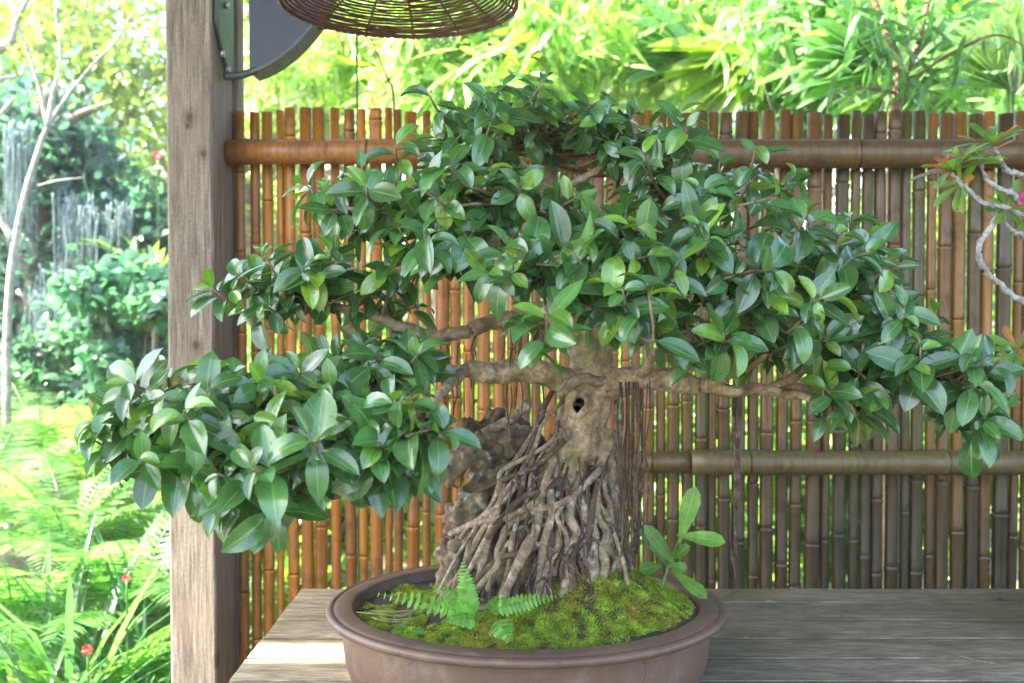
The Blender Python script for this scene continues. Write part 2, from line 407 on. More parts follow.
roof = empty('shelter_roof', (0.8, 1.0, 2.7), 'timber board roof sheltering the bench, above the top of the photo', 'roof')
for (a_, b_) in ((0.25, 1.19), (1.285, 2.8)):  # unseen roof's extent and this gap shaped for bench shade and sun patch
    mb = MB(); mb.box((-2.18, a_, 2.86), (-1.965, b_, 2.885)); mb.build('roof_board', M_ROOFT, roof, smooth=False)
for i in range(14):
    mb = MB(); x0 = -1.96 + i * 0.40; mb.box((x0, 0.25, 2.86), (x0 + 0.397, 2.8, 2.885)); mb.build('roof_board', M_ROOFT, roof, smooth=False)
for yy in (0.35, 2.65):
    mb = MB(); mb.box((-2.18, yy, 2.76), (3.7, yy + 0.08, 2.857)); mb.build('beam', M_ROOFT, roof, smooth=False)

# ------------------------------------------------------------------ bracket on the post
br = empty('roof_bracket', P(235, 40, 2.13), 'dark metal gusset bracket with curved bottom edge, bolted to the weathered post', 'bracket')
def prism(mb, outline, y0, y1):
    n = len(outline); v = [(x, y0, z) for x, z in outline] + [(x, y1, z) for x, z in outline]
    f = [tuple(range(n)), tuple(range(2 * n - 1, n - 1, -1))] + [(i, i + n, (i + 1) % n + n, (i + 1) % n) for i in range(n)]
    mb.add(v, f)
# side plate lying on the post's right face (in the yz plane)
def sideplate():
    mb = MB(); yc = 2.125; hw = 0.062; zb = CZ + (HY - 76) / F * 2.13
    o = [(yc - hw, 2.7), (yc - hw, zb + 0.09)] + [(yc - hw + (2 * hw) * (k / 8), zb + 0.09 * (1 - math.sin(math.pi * k / 8 * 0.5 + 0) ** 0.8) if k < 8 else zb) for k in range(1, 9)] + [(yc + hw, 2.7)]
    x0, x1 = PX1 + 0.0015, PX1 + 0.009; n = len(o)
    v = [(x0, y, z) for y, z in o] + [(x1, y, z) for y, z in o]
    f = [tuple(range(n)), tuple(range(2 * n - 1, n - 1, -1))] + [(i, i + n, (i + 1) % n + n, (i + 1) % n) for i in range(n)]
    mb.add(v, f); return mb
bevel(sideplate().build('side_plate', M_STEEL, br, smooth=False), 0.0015)
d = 2.10
wing = [(251, -180), (251, 74)] + [(251 + 78 * math.sin(a), 74 - 0 - 62 * (1 - math.cos(a)) ) for a in np.linspace(0.0, 1.57, 14)][1:] + [(362, -70), (380, -180)]
wing = [(251, -180), (251, 72), (262, 68), (275, 61), (290, 50), (303, 37), (314, 24), (322, 12), (330, -10), (336, -60), (340, -180)]
ol = [(P(x, y, d)[0], P(x, y, d)[2]) for x, y in wing]
mb = MB(); prism(mb, ol, d, d + 0.05); mb.build('gusset_plate', M_BLACK, br, smooth=False)
mb = MB()
fl = [P(x, y, d - 0.012) for x, y in wing[1:]]
for a, b in zip(fl[:-1], fl[1:]):
    n_ = np.array([(b - a)[2], 0, -(b - a)[0]]); n_ = -n_ / np.linalg.norm(n_) * 0.006
    if n_[2] > 0: n_ = -n_
    q = [a, b, b + n_, a + n_]; q2 = [p + np.array([0, 0.075, 0]) for p in q]
    mb.add(q + q2, [(0, 1, 2, 3), (7, 6, 5, 4), (0, 4, 5, 1), (1, 5, 6, 2), (2, 6, 7, 3), (3, 7, 4, 0)])
mb.build('flange', M_STEEL, br, smooth=False)
mb = MB(); a_, b_ = P(226, 78, 2.1), P(258, 72, 2.1)
mb.tube([a_, (a_ + b_) / 2 + (0, 0, -.004), b_], 0.008, 8); mb.build('tie_bar', M_STEEL, br)
mb = MB(); mb.tube([P(305, 30, 2.12), P(345, 29, 2.14)], 0.006, 8, sub=1); mb.build('tie_bar', M_STEEL, br)
for (x, y) in ((228, 60), (238, 71), (237, 8)):
    mb = MB(); c = np.array([PX1 + .009, 2.1 + (x - 232) * .004, CZ + (HY - y) / F * 2.12]); mb.tube([c, c + (0.008, 0, 0)], 0.007, 8, sub=1)
    mb.build('bolt', M_BOLT, br)

# ------------------------------------------------------------------ wicker lamp
LC = P(400, 0, 1.6); LC = np.array([(400 - 512) / F * 1.6, 1.6, CZ + 0.497])
lamp = empty('pendant_lamp', LC, 'round brown woven wicker pendant lampshade hanging at the top edge, seen from below', 'lamp')
mb = MB(); NA = 56
def lampp(a, t):  # t 0 rim -> 1 apex
    r = 0.186 * (1 - t) ** .8 if t < 1 else 0
    return LC + np.array([math.cos(a) * r, math.sin(a) * r, 0.085 * t ** .9])
for k in range(26):
    t = 0.9 * (k / 25) ** 1.05; ph = random.random()
    pts = [lampp(a, t) + np.array([0, 0, random.uniform(-.0009, .0009)]) for a in np.linspace(0, 2 * np.pi, NA + 1)]
    mb.tube(pts, 0.0021 if k > 3 else 0.0025, 5, sub=1, cap=False)
for k in range(2):
    pts = [LC + np.array([math.cos(a) * (.187 + .0012 * math.sin(a * 44 + k * 3)), math.sin(a) * (.187 + .0012 * math.sin(a * 44 + k * 3)), -.003 + .0015 * math.cos(a * 44 + k * 3)]) for a in np.linspace(0, 2 * np.pi, 240)]
    mb.tube(pts, 0.0017, 5, sub=1, cap=False)
mb.build('woven_shade', M_WICK, lamp)
mb = MB()
for k in range(14):
    a = 2 * np.pi * k / 14 + .2
    mb.tube([lampp(a, t) + (0, 0, 0.001) for t in np.linspace(-0.0, 0.93, 9)], 0.0023, 5, sub=1)
    p = lampp(a, 0); mb.tube([p + (0, 0, .004), p + (0, 0, -.007)], 0.002, 5, sub=1)
mb.build('rib', M_WICK, lamp)
mb = MB(); pr = [(0.0, .055), (0.03, .056), (.05, .065), (.045, .085), (.02, .10), (.012, .12)]
NS = 24
V = [LC + np.array([0.02 + math.cos(2*np.pi*j/NS) * r, math.sin(2*np.pi*j/NS) * r, z]) for r, z in pr for j in range(NS)]
mb.add(V, [(i*NS+j, i*NS+(j+1)%NS, (i+1)*NS+(j+1)%NS, (i+1)*NS+j) for i in range(len(pr)-1) for j in range(NS)])
mb.build('diffuser', M_SHADE, lamp)
mb = MB(); mb.tube([LC + (0, 0, .10), LC + (0, 0, 2.76 - LC[2])], 0.004, 6, sub=1); mb.build('cable', M_BLACK, lamp)

# ------------------------------------------------------------------ bamboo fence
FY = 2.20
fence = empty('bamboo_fence', (0.5, FY, 0.05), 'fence of upright bamboo canes behind the bonsai, orange at left and dark brown at right', 'fence')
def cane(mb, p0, p1, r, step, tint, axis='z', nodes=None, sides=12, sway=0.0, bulge=1.10):
    p0 = np.asarray(p0); p1 = np.asarray(p1); Ln = np.linalg.norm(p1 - p0)
    s = []; q = random.uniform(0.05, step)
    while q < Ln - 0.02: s.append(q); q += step * random.uniform(0.85, 1.15)
    ts = [(0, 1.0)]
    last = 0
    for q in s:
        ts += [(last + (q - last) * .5, 0.97), (q - .012, 1.0), (q - .005, bulge), (q - .001, bulge + .05), (q + .001, .93), (q + .003, .95), (q + .006, bulge - .02), (q + .014, .99)]
        last = q + .015
    ts.append((Ln, 1.0)); ts = sorted(ts)
    sw = random.uniform(-1, 1) * sway; ph = random.uniform(0, 6)
    dirv = (p1 - p0) / Ln
    pts = [p0 + dirv * t + np.array([sw * math.sin(t * 3.5 + ph), 0, 0]) for t, _ in ts]
    rad = np.array([r * k for _, k in ts]) * np.linspace(1.04, 0.96, len(ts))
    n0 = sum(len(a) for a in mb.v)
    mb.tube(pts, rad, sides, sub=1, tint=tint)
    T = mb.t[-1]
    for i, (t, k) in enumerate(ts):
        if k > bulge + .03: T[i*sides:(i+1)*sides] *= 1.6
        if k in (.93, .95): T[i*sides:(i+1)*sides] *= 0.3
x = -0.604; i = 0
while x < 1.95:
    px = 512 + x / FY * F
    w = random.choice([0.0215, .025, .027, .028, .030, .033]) if px > 430 else random.choice([.017, .019, .022, .025, .028])
    f = min(1, max(0, (px - 380) / 350))
    orange = np.array([0.34, 0.118, 0.009]); brown = np.array([0.12, 0.056, 0.013]); olive = np.array([0.07, 0.047, 0.012])
    c = orange * (1 - f) + (brown if random.random() < .55 else olive) * f
    if px > 880 and random.random() < .5: c = np.array([0.22, 0.10, 0.018])
    c = c * random.uniform(.65, 1.25) * np.array([1, random.uniform(.92, 1.12), 1])
    mb = MB()
    zt = CZ + (HY - random.uniform(109, 114) - 3 * min(1, max(0, (px - 400) / 500))) / F * FY
    cane(mb, (x + w/2, FY + random.uniform(-.002, .004), 0.06), (x + w/2 + random.uniform(-.003, .003), FY + random.uniform(-.003, .003), zt), w/2, random.uniform(.17, .30), tuple(c), sway=.003)
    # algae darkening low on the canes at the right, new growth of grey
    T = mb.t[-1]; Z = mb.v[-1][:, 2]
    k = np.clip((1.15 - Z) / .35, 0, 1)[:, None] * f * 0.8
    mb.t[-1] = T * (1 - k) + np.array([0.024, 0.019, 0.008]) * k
    mb.build('bamboo_cane', M_BAM, fence)
    x += w + (random.uniform(.0005, .0052) if px > 430 else random.uniform(.003, .009)); i += 1
zr = CZ + (HY - 152) / F * 2.14
mb = MB(); cane(mb, (-0.608, 2.155, zr), (0.14, 2.15, zr + .002), 0.026, .36, (0.25, 0.10, 0.018), bulge=1.03, sides=20); mb.build('rail', M_BAM, fence)
mb = MB(); cane(mb, (0.10, 2.152, zr - .003), (1.95, 2.152, zr - .004), 0.031, .42, (0.095, 0.056, 0.018), bulge=1.03, sides=20); mb.build('rail', M_BAM, fence)
zl = CZ + (HY - 464) / F * 2.14
mb = MB(); cane(mb, (-0.60, 2.155, zl + .003), (0.382, 2.155, zl + .001), 0.024, .4, (0.12, 0.075, 0.022), bulge=1.03, sides=20); mb.build('rail', M_BAM, fence)
mb = MB(); cane(mb, (0.386, 2.155, zl), (1.95, 2.155, zl - .002), 0.0265, .45, (0.105, 0.08, 0.026), bulge=1.03, sides=20); mb.build('rail', M_BAM, fence)
for zz in (zr + .032, zl, 0.35):
    mb = MB(); cane(mb, (-0.60, 2.228, zz), (1.95, 2.228, zz), 0.010, .3, (0.12, 0.08, 0.045), bulge=1.05); mb.build('back_rail', M_BAM, fence)

# ------------------------------------------------------------------ bench
BZ = 0.75
bench = empty('slatted_bench', (0.7, 1.5, 0.085), 'weathered grey wooden bench of long boards with green algae, under the brown pot', 'bench')
ye = [2.045, 1.943, 1.830, 1.723, 1.622, 1.520, 1.416, 1.312, 1.208, 1.104, 1.0]
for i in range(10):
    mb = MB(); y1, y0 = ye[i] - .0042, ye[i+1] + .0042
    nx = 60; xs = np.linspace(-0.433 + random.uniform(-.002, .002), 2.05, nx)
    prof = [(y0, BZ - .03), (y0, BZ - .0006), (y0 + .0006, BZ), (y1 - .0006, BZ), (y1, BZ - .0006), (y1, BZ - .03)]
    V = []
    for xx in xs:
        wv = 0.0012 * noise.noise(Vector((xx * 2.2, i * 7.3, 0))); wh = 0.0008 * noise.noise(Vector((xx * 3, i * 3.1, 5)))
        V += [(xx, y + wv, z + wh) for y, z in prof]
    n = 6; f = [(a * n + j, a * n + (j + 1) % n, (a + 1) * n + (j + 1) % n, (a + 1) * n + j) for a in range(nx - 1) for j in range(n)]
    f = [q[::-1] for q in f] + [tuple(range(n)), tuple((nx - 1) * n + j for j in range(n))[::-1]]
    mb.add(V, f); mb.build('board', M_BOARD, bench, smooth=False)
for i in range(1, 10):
    mb = MB(); mb.box((-.43, ye[i] - .0056, BZ - .02), (2.048, ye[i] + .0056, BZ - .0022)); mb.build('joint_shade', M_SOIL, bench, smooth=False)  # dark strips added in the board gaps, standing in for joint shade
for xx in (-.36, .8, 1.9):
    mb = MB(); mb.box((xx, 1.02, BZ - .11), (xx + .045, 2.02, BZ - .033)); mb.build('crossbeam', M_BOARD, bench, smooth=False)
    for yy in (1.08, 1.9):
        mb = MB(); mb.box((xx - .002, yy, 0.087), (xx + .06, yy + .06, BZ - .112)); mb.build('leg', M_BOARD, bench, smooth=False)

# ------------------------------------------------------------------ pot
PC = np.array([0.021, 1.498]); A0, B0 = 0.298, 0.262; RZ = 0.882
pot = empty('bonsai_pot', (PC[0], PC[1], BZ), 'large oval brown clay pot with wide flat rim, holding the bonsai', 'plant pot')
def lathe(mb, prof, nseg=160):
    V = []
    for (da, z) in prof:
        for j in range(nseg):
            a = 2 * np.pi * j / nseg
            V.append((PC[0] + math.cos(a) * (A0 + da), PC[1] + math.sin(a) * (B0 + da), z))
    f = [(i*nseg+j, i*nseg+(j+1)%nseg, (i+1)*nseg+(j+1)%nseg, (i+1)*nseg+j) for i in range(len(prof)-1) for j in range(nseg)]
    mb.add(V, f)
mb = MB(); z = RZ
lathe(mb, [(-.048, z-.03), (-.041, z-.006), (-.039, z-.001), (-.036, z+.0005), (-.020, z-.001), (-.012, z-.0015), (-.0105, z-.0035), (-.009, z-.0015), (-.004, z-.002), (-.001, z-.004), (0, z-.007), (-.001, z-.011), (-.004, z-.014), (-.012, z-.016), (-.022, z-.019)])
mb.build('rim', M_POT, pot)
mb = MB()
lathe(mb, [(-.024, z-.0185), (-.025, z-.03), (-.024, z-.05), (-.028, z-.08), (-.036, z-.105), (-.045, z-.118), (-.06, z-.122), (-.2, z-.122)])
mb.build('pot_wall', M_POT, pot)
for ang in (40, 140, 220, 320):
    a = R(ang); c = (PC[0] + math.cos(a) * .2, PC[1] + math.sin(a) * .17)
    mb = MB(); mb.tube([(c[0], c[1], z - .1215), (c[0], c[1], BZ + .001)], [.03, .026], 16, sub=1); mb.build('foot', M_POT, pot)

def moundz(X, Y):
    u = (X - PC[0]) / (A0 - .045); v = (Y - PC[1]) / (B0 - .045); rr = np.sqrt(u*u + v*v)
    h = RZ - .016 + .105 * np.exp(-(((X - .11) / .14) ** 2 + ((Y - 1.50) / .16) ** 2)) * np.clip(1.15 - rr, 0, 1) ** .5
    h = h + .012 * np.exp(-(((X - .16) / .07) ** 2 + ((Y - 1.42) / .08) ** 2))
    h = h + .002 * np.sin(X * 47 + Y * 31) * np.cos(X * 29 - Y * 53)
    return h
mb = MB(); nr, na = 40, 120
V = [];
for i in range(nr + 1):
    for j in range(na):
        q = i / nr; a = 2 * np.pi * j / na
        X = PC[0] + math.cos(a) * (A0 - .042) * q; Y = PC[1] + math.sin(a) * (B0 - .042) * q
        V.append((X, Y, float(moundz(X, Y)) + random.uniform(-.001, .001)))
mb.add(V, [(i*na+j, i*na+(j+1)%na, (i+1)*na+(j+1)%na, (i+1)*na+j) for i in range(nr) for j in range(na)])
tag(mb.build('soil', M_SOIL, origin=(PC[0], PC[1], .87)), 'dark potting soil filling the brown pot', 'soil', kind='stuff')
mb = MB(); n = 170000
a = rng.uniform(0, 2*np.pi, n); q = np.sqrt(rng.random(n)) * 0.985
X = PC[0] + np.cos(a) * (A0 - .045) * q; Y = PC[1] + np.sin(a) * (B0 - .045) * q
# patchy to the left (soil shows), full at right and front; nothing under trunk
dens = np.array([noise.noise(Vector((x * 22, y * 22, 1.0))) for x, y in zip(X, Y)])
keep = (dens > np.where(X < -.10, -0.25 - (X + .10) * 1.6, -0.9)) & (Y < 1.62)
X, Y = X[keep], Y[keep]; n = len(X); dens = dens[keep]
d3 = rvec(n); d3[:, 2] = np.abs(d3[:, 2]) + .35
fine = np.array([noise.noise(Vector((x * 60, y * 60, 4.0))) for x, y in zip(X, Y)])
T = np.array([0.15, 0.225, 0.03]) * (1 + .9 * fine[:, None]) * rng.uniform(.6, 1.35, (n, 1))
m = (rng.random(n) < .15 + .3 * (np.array([noise.noise(Vector((x * 14, y * 14, 9.0))) for x, y in zip(X, Y)]) > .15)); T[m] = np.array([0.26, 0.20, 0.045]) * rng.uniform(.6, 1.2, (m.sum(), 1))

leaves(mb, np.stack([X, Y, moundz(X, Y) - .001 + .004 * np.clip(dens + fine, -1, 1)], 1), d3, rvec(n), rng.uniform(.003, .0065, n), rng.uniform(.0016, .003, n), .8, T, 'quad', 0.1, 2)
tag(mb.build('moss', M_MOSS, origin=(PC[0], PC[1], .87)), 'bright green and yellow moss mound covering the soil in the brown pot', 'moss', kind='stuff')

# ------------------------------------------------------------------ bonsai
BO = np.array([0.05, 1.5, 0.90])
bon = empty('bonsai_tree', BO, 'old ficus bonsai with wide leafy crown and root covered trunk growing over rock', 'bonsai')
S = 1.5 / F
def pp(*a): return [P(x, y, d) for x, y, d in a]
# trunk: tubes fused by voxel remesh
mb = MB()
mb.tube(pp((552, 615, 1.52), (556, 560, 1.52), (566, 490, 1.52), (580, 430, 1.5), (590, 385, 1.5), (590, 345, 1.5), (578, 300, 1.51), (560, 262, 1.52), (548, 215, 1.52), (548, 160, 1.52)), np.array([30, 28, 26, 25, 23, 21, 21, 19, 15, 8]) * S, 20, wob=.06)
mb.tube(pp((618, 615, 1.48), (612, 560, 1.48), (606, 490, 1.49), (600, 430, 1.5)), np.array([12, 13, 14, 14]) * S, 12, wob=.1)
mb.tube(pp((500, 615, 1.46), (520, 560, 1.46), (545, 500, 1.46), (566, 440, 1.48)), np.array([22, 22, 22, 20]) * S, 12, wob=.1)
mb.tube(pp((560, 610, 1.43), (562, 550, 1.43), (572, 490, 1.45), (582, 430, 1.475)), np.array([7, 8, 11, 11]) * S, 12, wob=.1)
mb.tube(pp((588, 395, 1.49), (612, 384, 1.48), (640, 378, 1.47), (670, 380, 1.46), (700, 386, 1.45)), np.array([18, 16, 13, 12, 10]) * S, 12, wob=.08)
mb.tube(pp((585, 398, 1.5), (560, 380, 1.48), (535, 371, 1.46), (500, 372, 1.45), (465, 370, 1.43)), np.array([18, 14, 12, 11, 9]) * S, 12, wob=.08)
mb.tube(pp((578, 310, 1.5), (545, 312, 1.49), (505, 318, 1.48), (470, 330, 1.46)), np.array([18, 12, 9, 8]) * S, 12, wob=.08)
mb.tube(pp((575, 300, 1.5), (600, 270, 1.5), (625, 240, 1.5)), np.array([18, 15, 10]) * S, 12, wob=.08)
mb.tube(pp((562, 280, 1.5), (530, 255, 1.5), (500, 240, 1.5)), np.array([18, 13, 10]) * S, 12, wob=.08)
hc = P(578, 405, 1.4625)
mb.tube([hc + np.array([math.cos(a) * (8 + 1.5 * math.sin(a * 2 + 1)) * S, 0, math.sin(a) * (11 + 1.5 * math.cos(a * 3)) * S]) for a in np.linspace(0, 2*np.pi, 15)], 3.6 * S, 8, sub=1)
tr = mb.build('trunk', M_BARK, bon)
rm = tr.modifiers.new('remesh', 'REMESH'); rm.mode = 'VOXEL'; rm.voxel_size = 0.0032; rm.use_smooth_shade = True
sm = tr.modifiers.new('smooth', 'SMOOTH'); sm.factor = 0.6; sm.iterations = 6
tx = bpy.data.textures.new('bark_lumps', 'CLOUDS'); tx.noise_scale = 0.03; tx.noise_depth = 3
dm = tr.modifiers.new('disp', 'DISPLACE'); dm.texture = tx; dm.strength = 0.014; dm.mid_level = 0.5
mb = MB()
for (ox, oz, rr_) in ((0, 0, 6.5), (1, 5, 4.5), (-1.5, -4, 4.5)):
    V0 = len(mb.v); n_ = 10
    for_v = []
    mb.tube([hc + np.array([ox * S, -.0035, oz * S]), hc + np.array([ox * S, .01, oz * S])], [rr_ * S, rr_ * S * .7], n_, sub=1, wob=.15)
M_HOLE = plain('hollow_shade', (0.02, 0.013, 0.009), 0.95); mb.build('knot_shade_plug', M_HOLE, bon)  # dark plug inside the knot ring stands in for the hollow's shade

# rock: fused lumps
mb = MB()
def blob(mb, c, r, sq=(1, 1, 1), n=14):
    V = []; F_ = []
    for i in range(n + 1):
        th = math.pi * i / n
        for j in range(2 * n):
            ph = math.pi * j / n
            V.append(c + r * np.array([math.sin(th) * math.cos(ph) * sq[0], math.sin(th) * math.sin(ph) * sq[1], math.cos(th) * sq[2]]))
    for i in range(n):
        for j in range(2 * n): F_.append((i*2*n+j, i*2*n+(j+1) % (2*n), (i+1)*2*n+(j+1) % (2*n), (i+1)*2*n+j))
    mb.add(V, F_)
for (x, y, d_, r) in [(470, 580, 1.50, 34), (500, 550, 1.50, 40), (472, 520, 1.51, 28), (500, 490, 1.51, 36), (480, 450, 1.52, 25), (512, 440, 1.52, 30), (472, 427, 1.52, 14), (530, 590, 1.49, 45), (455, 555, 1.5, 22), (540, 530, 1.5, 40), (490, 600, 1.46, 30), (600, 590, 1.57, 30), (615, 612, 1.5, 28), (495, 418, 1.52, 14)]:
    blob(mb, P(x, y, d_), r * S, (1, .9, random.uniform(.8, 1.2)))
random.seed(91)
for k in range(26):   # slabs and ridges running down the rock
    x0, y0 = random.uniform(462, 540), random.uniform(425, 560)
    mb.tube(pp((x0, y0, 1.48 + random.uniform(-.02, .02)), (x0 - 14 + random.uniform(-8, 8), y0 + 22, 1.47), (x0 - 24 + random.uniform(-8, 8), y0 + 42, 1.47)), np.array([8, 12, 7]) * S * random.uniform(.6, 1.0), 8, wob=.15)
rk = mb.build('rock', M_ROCK, bon)
rm = rk.modifiers.new('remesh', 'REMESH'); rm.mode = 'VOXEL'; rm.voxel_size = 0.0035; rm.use_smooth_shade = True
tv = bpy.data.textures.new('rock_cells', 'VORONOI'); tv.noise_scale = 0.02; tv.distance_metric = 'DISTANCE'
dm = rk.modifiers.new('disp', 'DISPLACE'); dm.texture = tv; dm.strength = -0.022; dm.mid_level = 0.4
dm = rk.modifiers.new('disp2', 'DISPLACE'); dm.texture = tx; dm.strength = 0.02
sm = rk.modifiers.new('smooth', 'SMOOTH'); sm.factor = 0.5; sm.iterations = 2

EY = [340, 370, 400, 450, 500, 550, 610]; ECX = [590, 590, 583, 562, 546, 540, 538]; EHW = [24, 27, 34, 52, 76, 92, 102]
def env(px, py, off=0.0):
    cx = np.interp(py, EY, ECX); hw = np.interp(py, EY, EHW)
    k = max(0.0, 1 - ((px - cx) / hw) ** 2)
    return P(px, py, 1.5 - 0.62 * hw * S * math.sqrt(k) - off)
def root(x0, y0, x1, y1, r0, r1, off=0.004, wig=8, n=8):
    pts = []; ph = random.uniform(0, 6); ph2 = random.uniform(0, 6)
    for k in range(n + 1):
        t = k / n
        x = x0 + (x1 - x0) * (t ** random.uniform(.9, 1.1)) + 1.8 * math.sin(ph2 * 3 + t * 13) + wig * math.sin(ph + t * random.uniform(3, 7)) * math.sin(math.pi * min(1, t + .1)) + random.uniform(-1.5, 1.5)
        y = y0 + (y1 - y0) * t
        pts.append(env(x, y, (off if k else -.008) + .004 * math.sin(ph2 + t * 9)))
    rad = np.interp(np.linspace(0, 1, n + 1), [0, .5, 1], [r0 * .7, (r0 + r1) / 2 * 1.05, r1]) * S * np.random.default_rng(random.randint(0, 9999)).uniform(.85, 1.18, n + 1)
    return pts, rad
random.seed(23)
specs = [(596, 420, 622, 588, 6, 6, 1), (588, 430, 560, 604, 6.5, 5.5, 1), (572, 425, 500, 606, 7, 6, 1), (603, 440, 588, 600, 5, 6.5, 1), (560, 430, 535, 600, 6.5, 5, 1)]
# hand placed, from the photograph: x0,y0,x1,y1,r0,r1,pale
specs += [(560, 380, 480, 600, 5, 4, 0), (545, 400, 470, 606, 4, 5, 1), (571, 405, 527, 612, 5.5, 3.5, 0), (566, 385, 548, 600, 5, 4.5, 0),
 (604, 425, 602, 596, 5.5, 6.5, 1), (614, 400, 628, 596, 4, 5, 1), (618, 420, 612, 600, 4, 4, 1), (590, 440, 574, 606, 5, 4, 0), (583, 470, 590, 600, 6, 6, 1),
 (540, 450, 512, 610, 4, 4, 0), (550, 500, 545, 612, 5, 5, 1), (520, 470, 448, 600, 4, 4, 1), (555, 430, 460, 540, 4, 3, 1), (600, 395, 560, 580, 4, 3, 0), (530, 505, 470, 602, 5.5, 5, 1), (515, 510, 482, 604, 5, 4, 1)]
for k in range(9):
    y0 = random.uniform(385, 520); cx = np.interp(y0, EY, ECX); hw = np.interp(y0, EY, EHW)
    x0 = cx + hw * random.uniform(-.85, .85)
    x1 = 540 + (x0 - cx) / hw * 92 + random.uniform(-25, 25)
    specs.append((x0, y0, min(636, max(440, x1)), random.uniform(575, 606), random.uniform(2.0, 4), random.uniform(2.0, 4.5), random.random() < .5))
for (x0, y0, x1, y1, r0, r1, pale) in specs:
    if 562 < x0 < 614 and y0 < 455: y0 = random.uniform(450, 475); x0 = x0 + (x1 - x0) * .15
    pts, rad = root(x0, y0, x1, y1, r0 * .72, r1 * .78, random.uniform(.003, .014), random.uniform(3, 14))
    mb = MB(); mb.tube(pts, rad, 8, wob=.06, sub=4)
    # forks near the ground
    if random.random() < .6:
        k = random.choice([3, 4, 5]); s0 = pts[k]; e = P(x1 + random.uniform(-22, 22), y1, 1.5 - random.uniform(.05, .11))
        mid = (s0 + e) / 2 + np.array([random.uniform(-.006, .006), -.006, 0]); mb.tube([s0, mid, e], [rad[k] * .7, rad[k] * .6, rad[k] * .5], 7, wob=.06)
    mb.build('aerial_root', M_ROOTP if pale else M_ROOT, bon)
# cross roots gripping the rock
for (a_, b_, c_, r) in [((562, 480), (520, 500), (450, 590), 3.5), ((600, 470), (560, 505), (520, 520), 4), ((565, 430), (530, 470), (455, 505), 3.2), ((540, 500), (500, 520), (450, 535), 4), ((610, 380), (585, 378), (560, 396), 6), ((530, 402), (500, 425), (462, 450), 5), ((550, 540), (500, 560), (462, 600), 3.5), ((500, 460), (470, 490), (445, 560), 3), ((595, 500), (620, 530), (634, 580), 4), ((560, 560), (590, 540), (620, 560), 2.5)]:
    mb = MB(); a_ = (a_[0], max(a_[1], 440)) if a_[0] > 560 and a_[0] < 608 else a_
    mb.tube([env(*a_, .010), env((a_[0]+b_[0])/2, (a_[1]+b_[1])/2 + 3, .012), env(*b_, .012), env((c_[0]+b_[0])/2, (c_[1]+b_[1])/2 - 3, .012), env(*c_, .008)], np.array([r, r*.95, r*.9, r*.9, r*.8]) * S, 8, wob=.08)
    mb.build('aerial_root', M_ROOT if r < 3.9 else M_ROOTP, bon)
mb = MB()
for k in range(34):
    y0 = random.uniform(380, 560); cx = np.interp(y0, EY, ECX); hw = np.interp(y0, EY, EHW)
    if abs(x0s := random.uniform(-1, 1)) < .8 and y0 < 450: y0 = random.uniform(450, 540)
    x0 = cx + hw * random.uniform(-.95, .98); y1 = min(608, y0 + random.uniform(60, 200)); x1 = x0 + (x0 - cx) * .3 + random.uniform(-25, 25)
    pts, rad = root(x0, y0, min(641, max(437, x1)), y1, random.uniform(.5, 1.5), random.uniform(.5, 1.2), random.uniform(.004, .018), random.uniform(2, 14), 6)
    mb.tube(pts, rad, 5, sub=3)
for k in range(26):   # curtain of hanging roots at the trunk's right and a strand over the rail
    x0 = random.uniform(618, 650) if k < 20 else random.uniform(733, 741); d_ = random.uniform(1.42, 1.5) if k < 20 else 1.45
    y0 = 382 if k < 20 else 388; y1 = random.uniform(520, 600) if k < 20 else random.uniform(500, 592)
    mb.tube(pp(*[(x0 + random.uniform(-2, 2) + (y - y0) * random.uniform(-.03, .03) , y, d_) for y in np.linspace(y0, y1, 6)]), random.uniform(.5, 1.4) * S, 5)
for k in range(34):   # fine hanging roots under the left and centre limbs
    x0 = random.uniform(330, 560); y0 = np.interp(x0, [330, 450, 560], [330, 345, 300]); d_ = random.uniform(1.44, 1.5)
    mb.tube(pp(*[(x0 + random.uniform(-3, 3), y, d_) for y in np.linspace(y0, y0 + random.uniform(30, 120), 5)]), random.uniform(.4, .9) * S, 4)
mb.build('fine_roots', M_ROOT, bon)

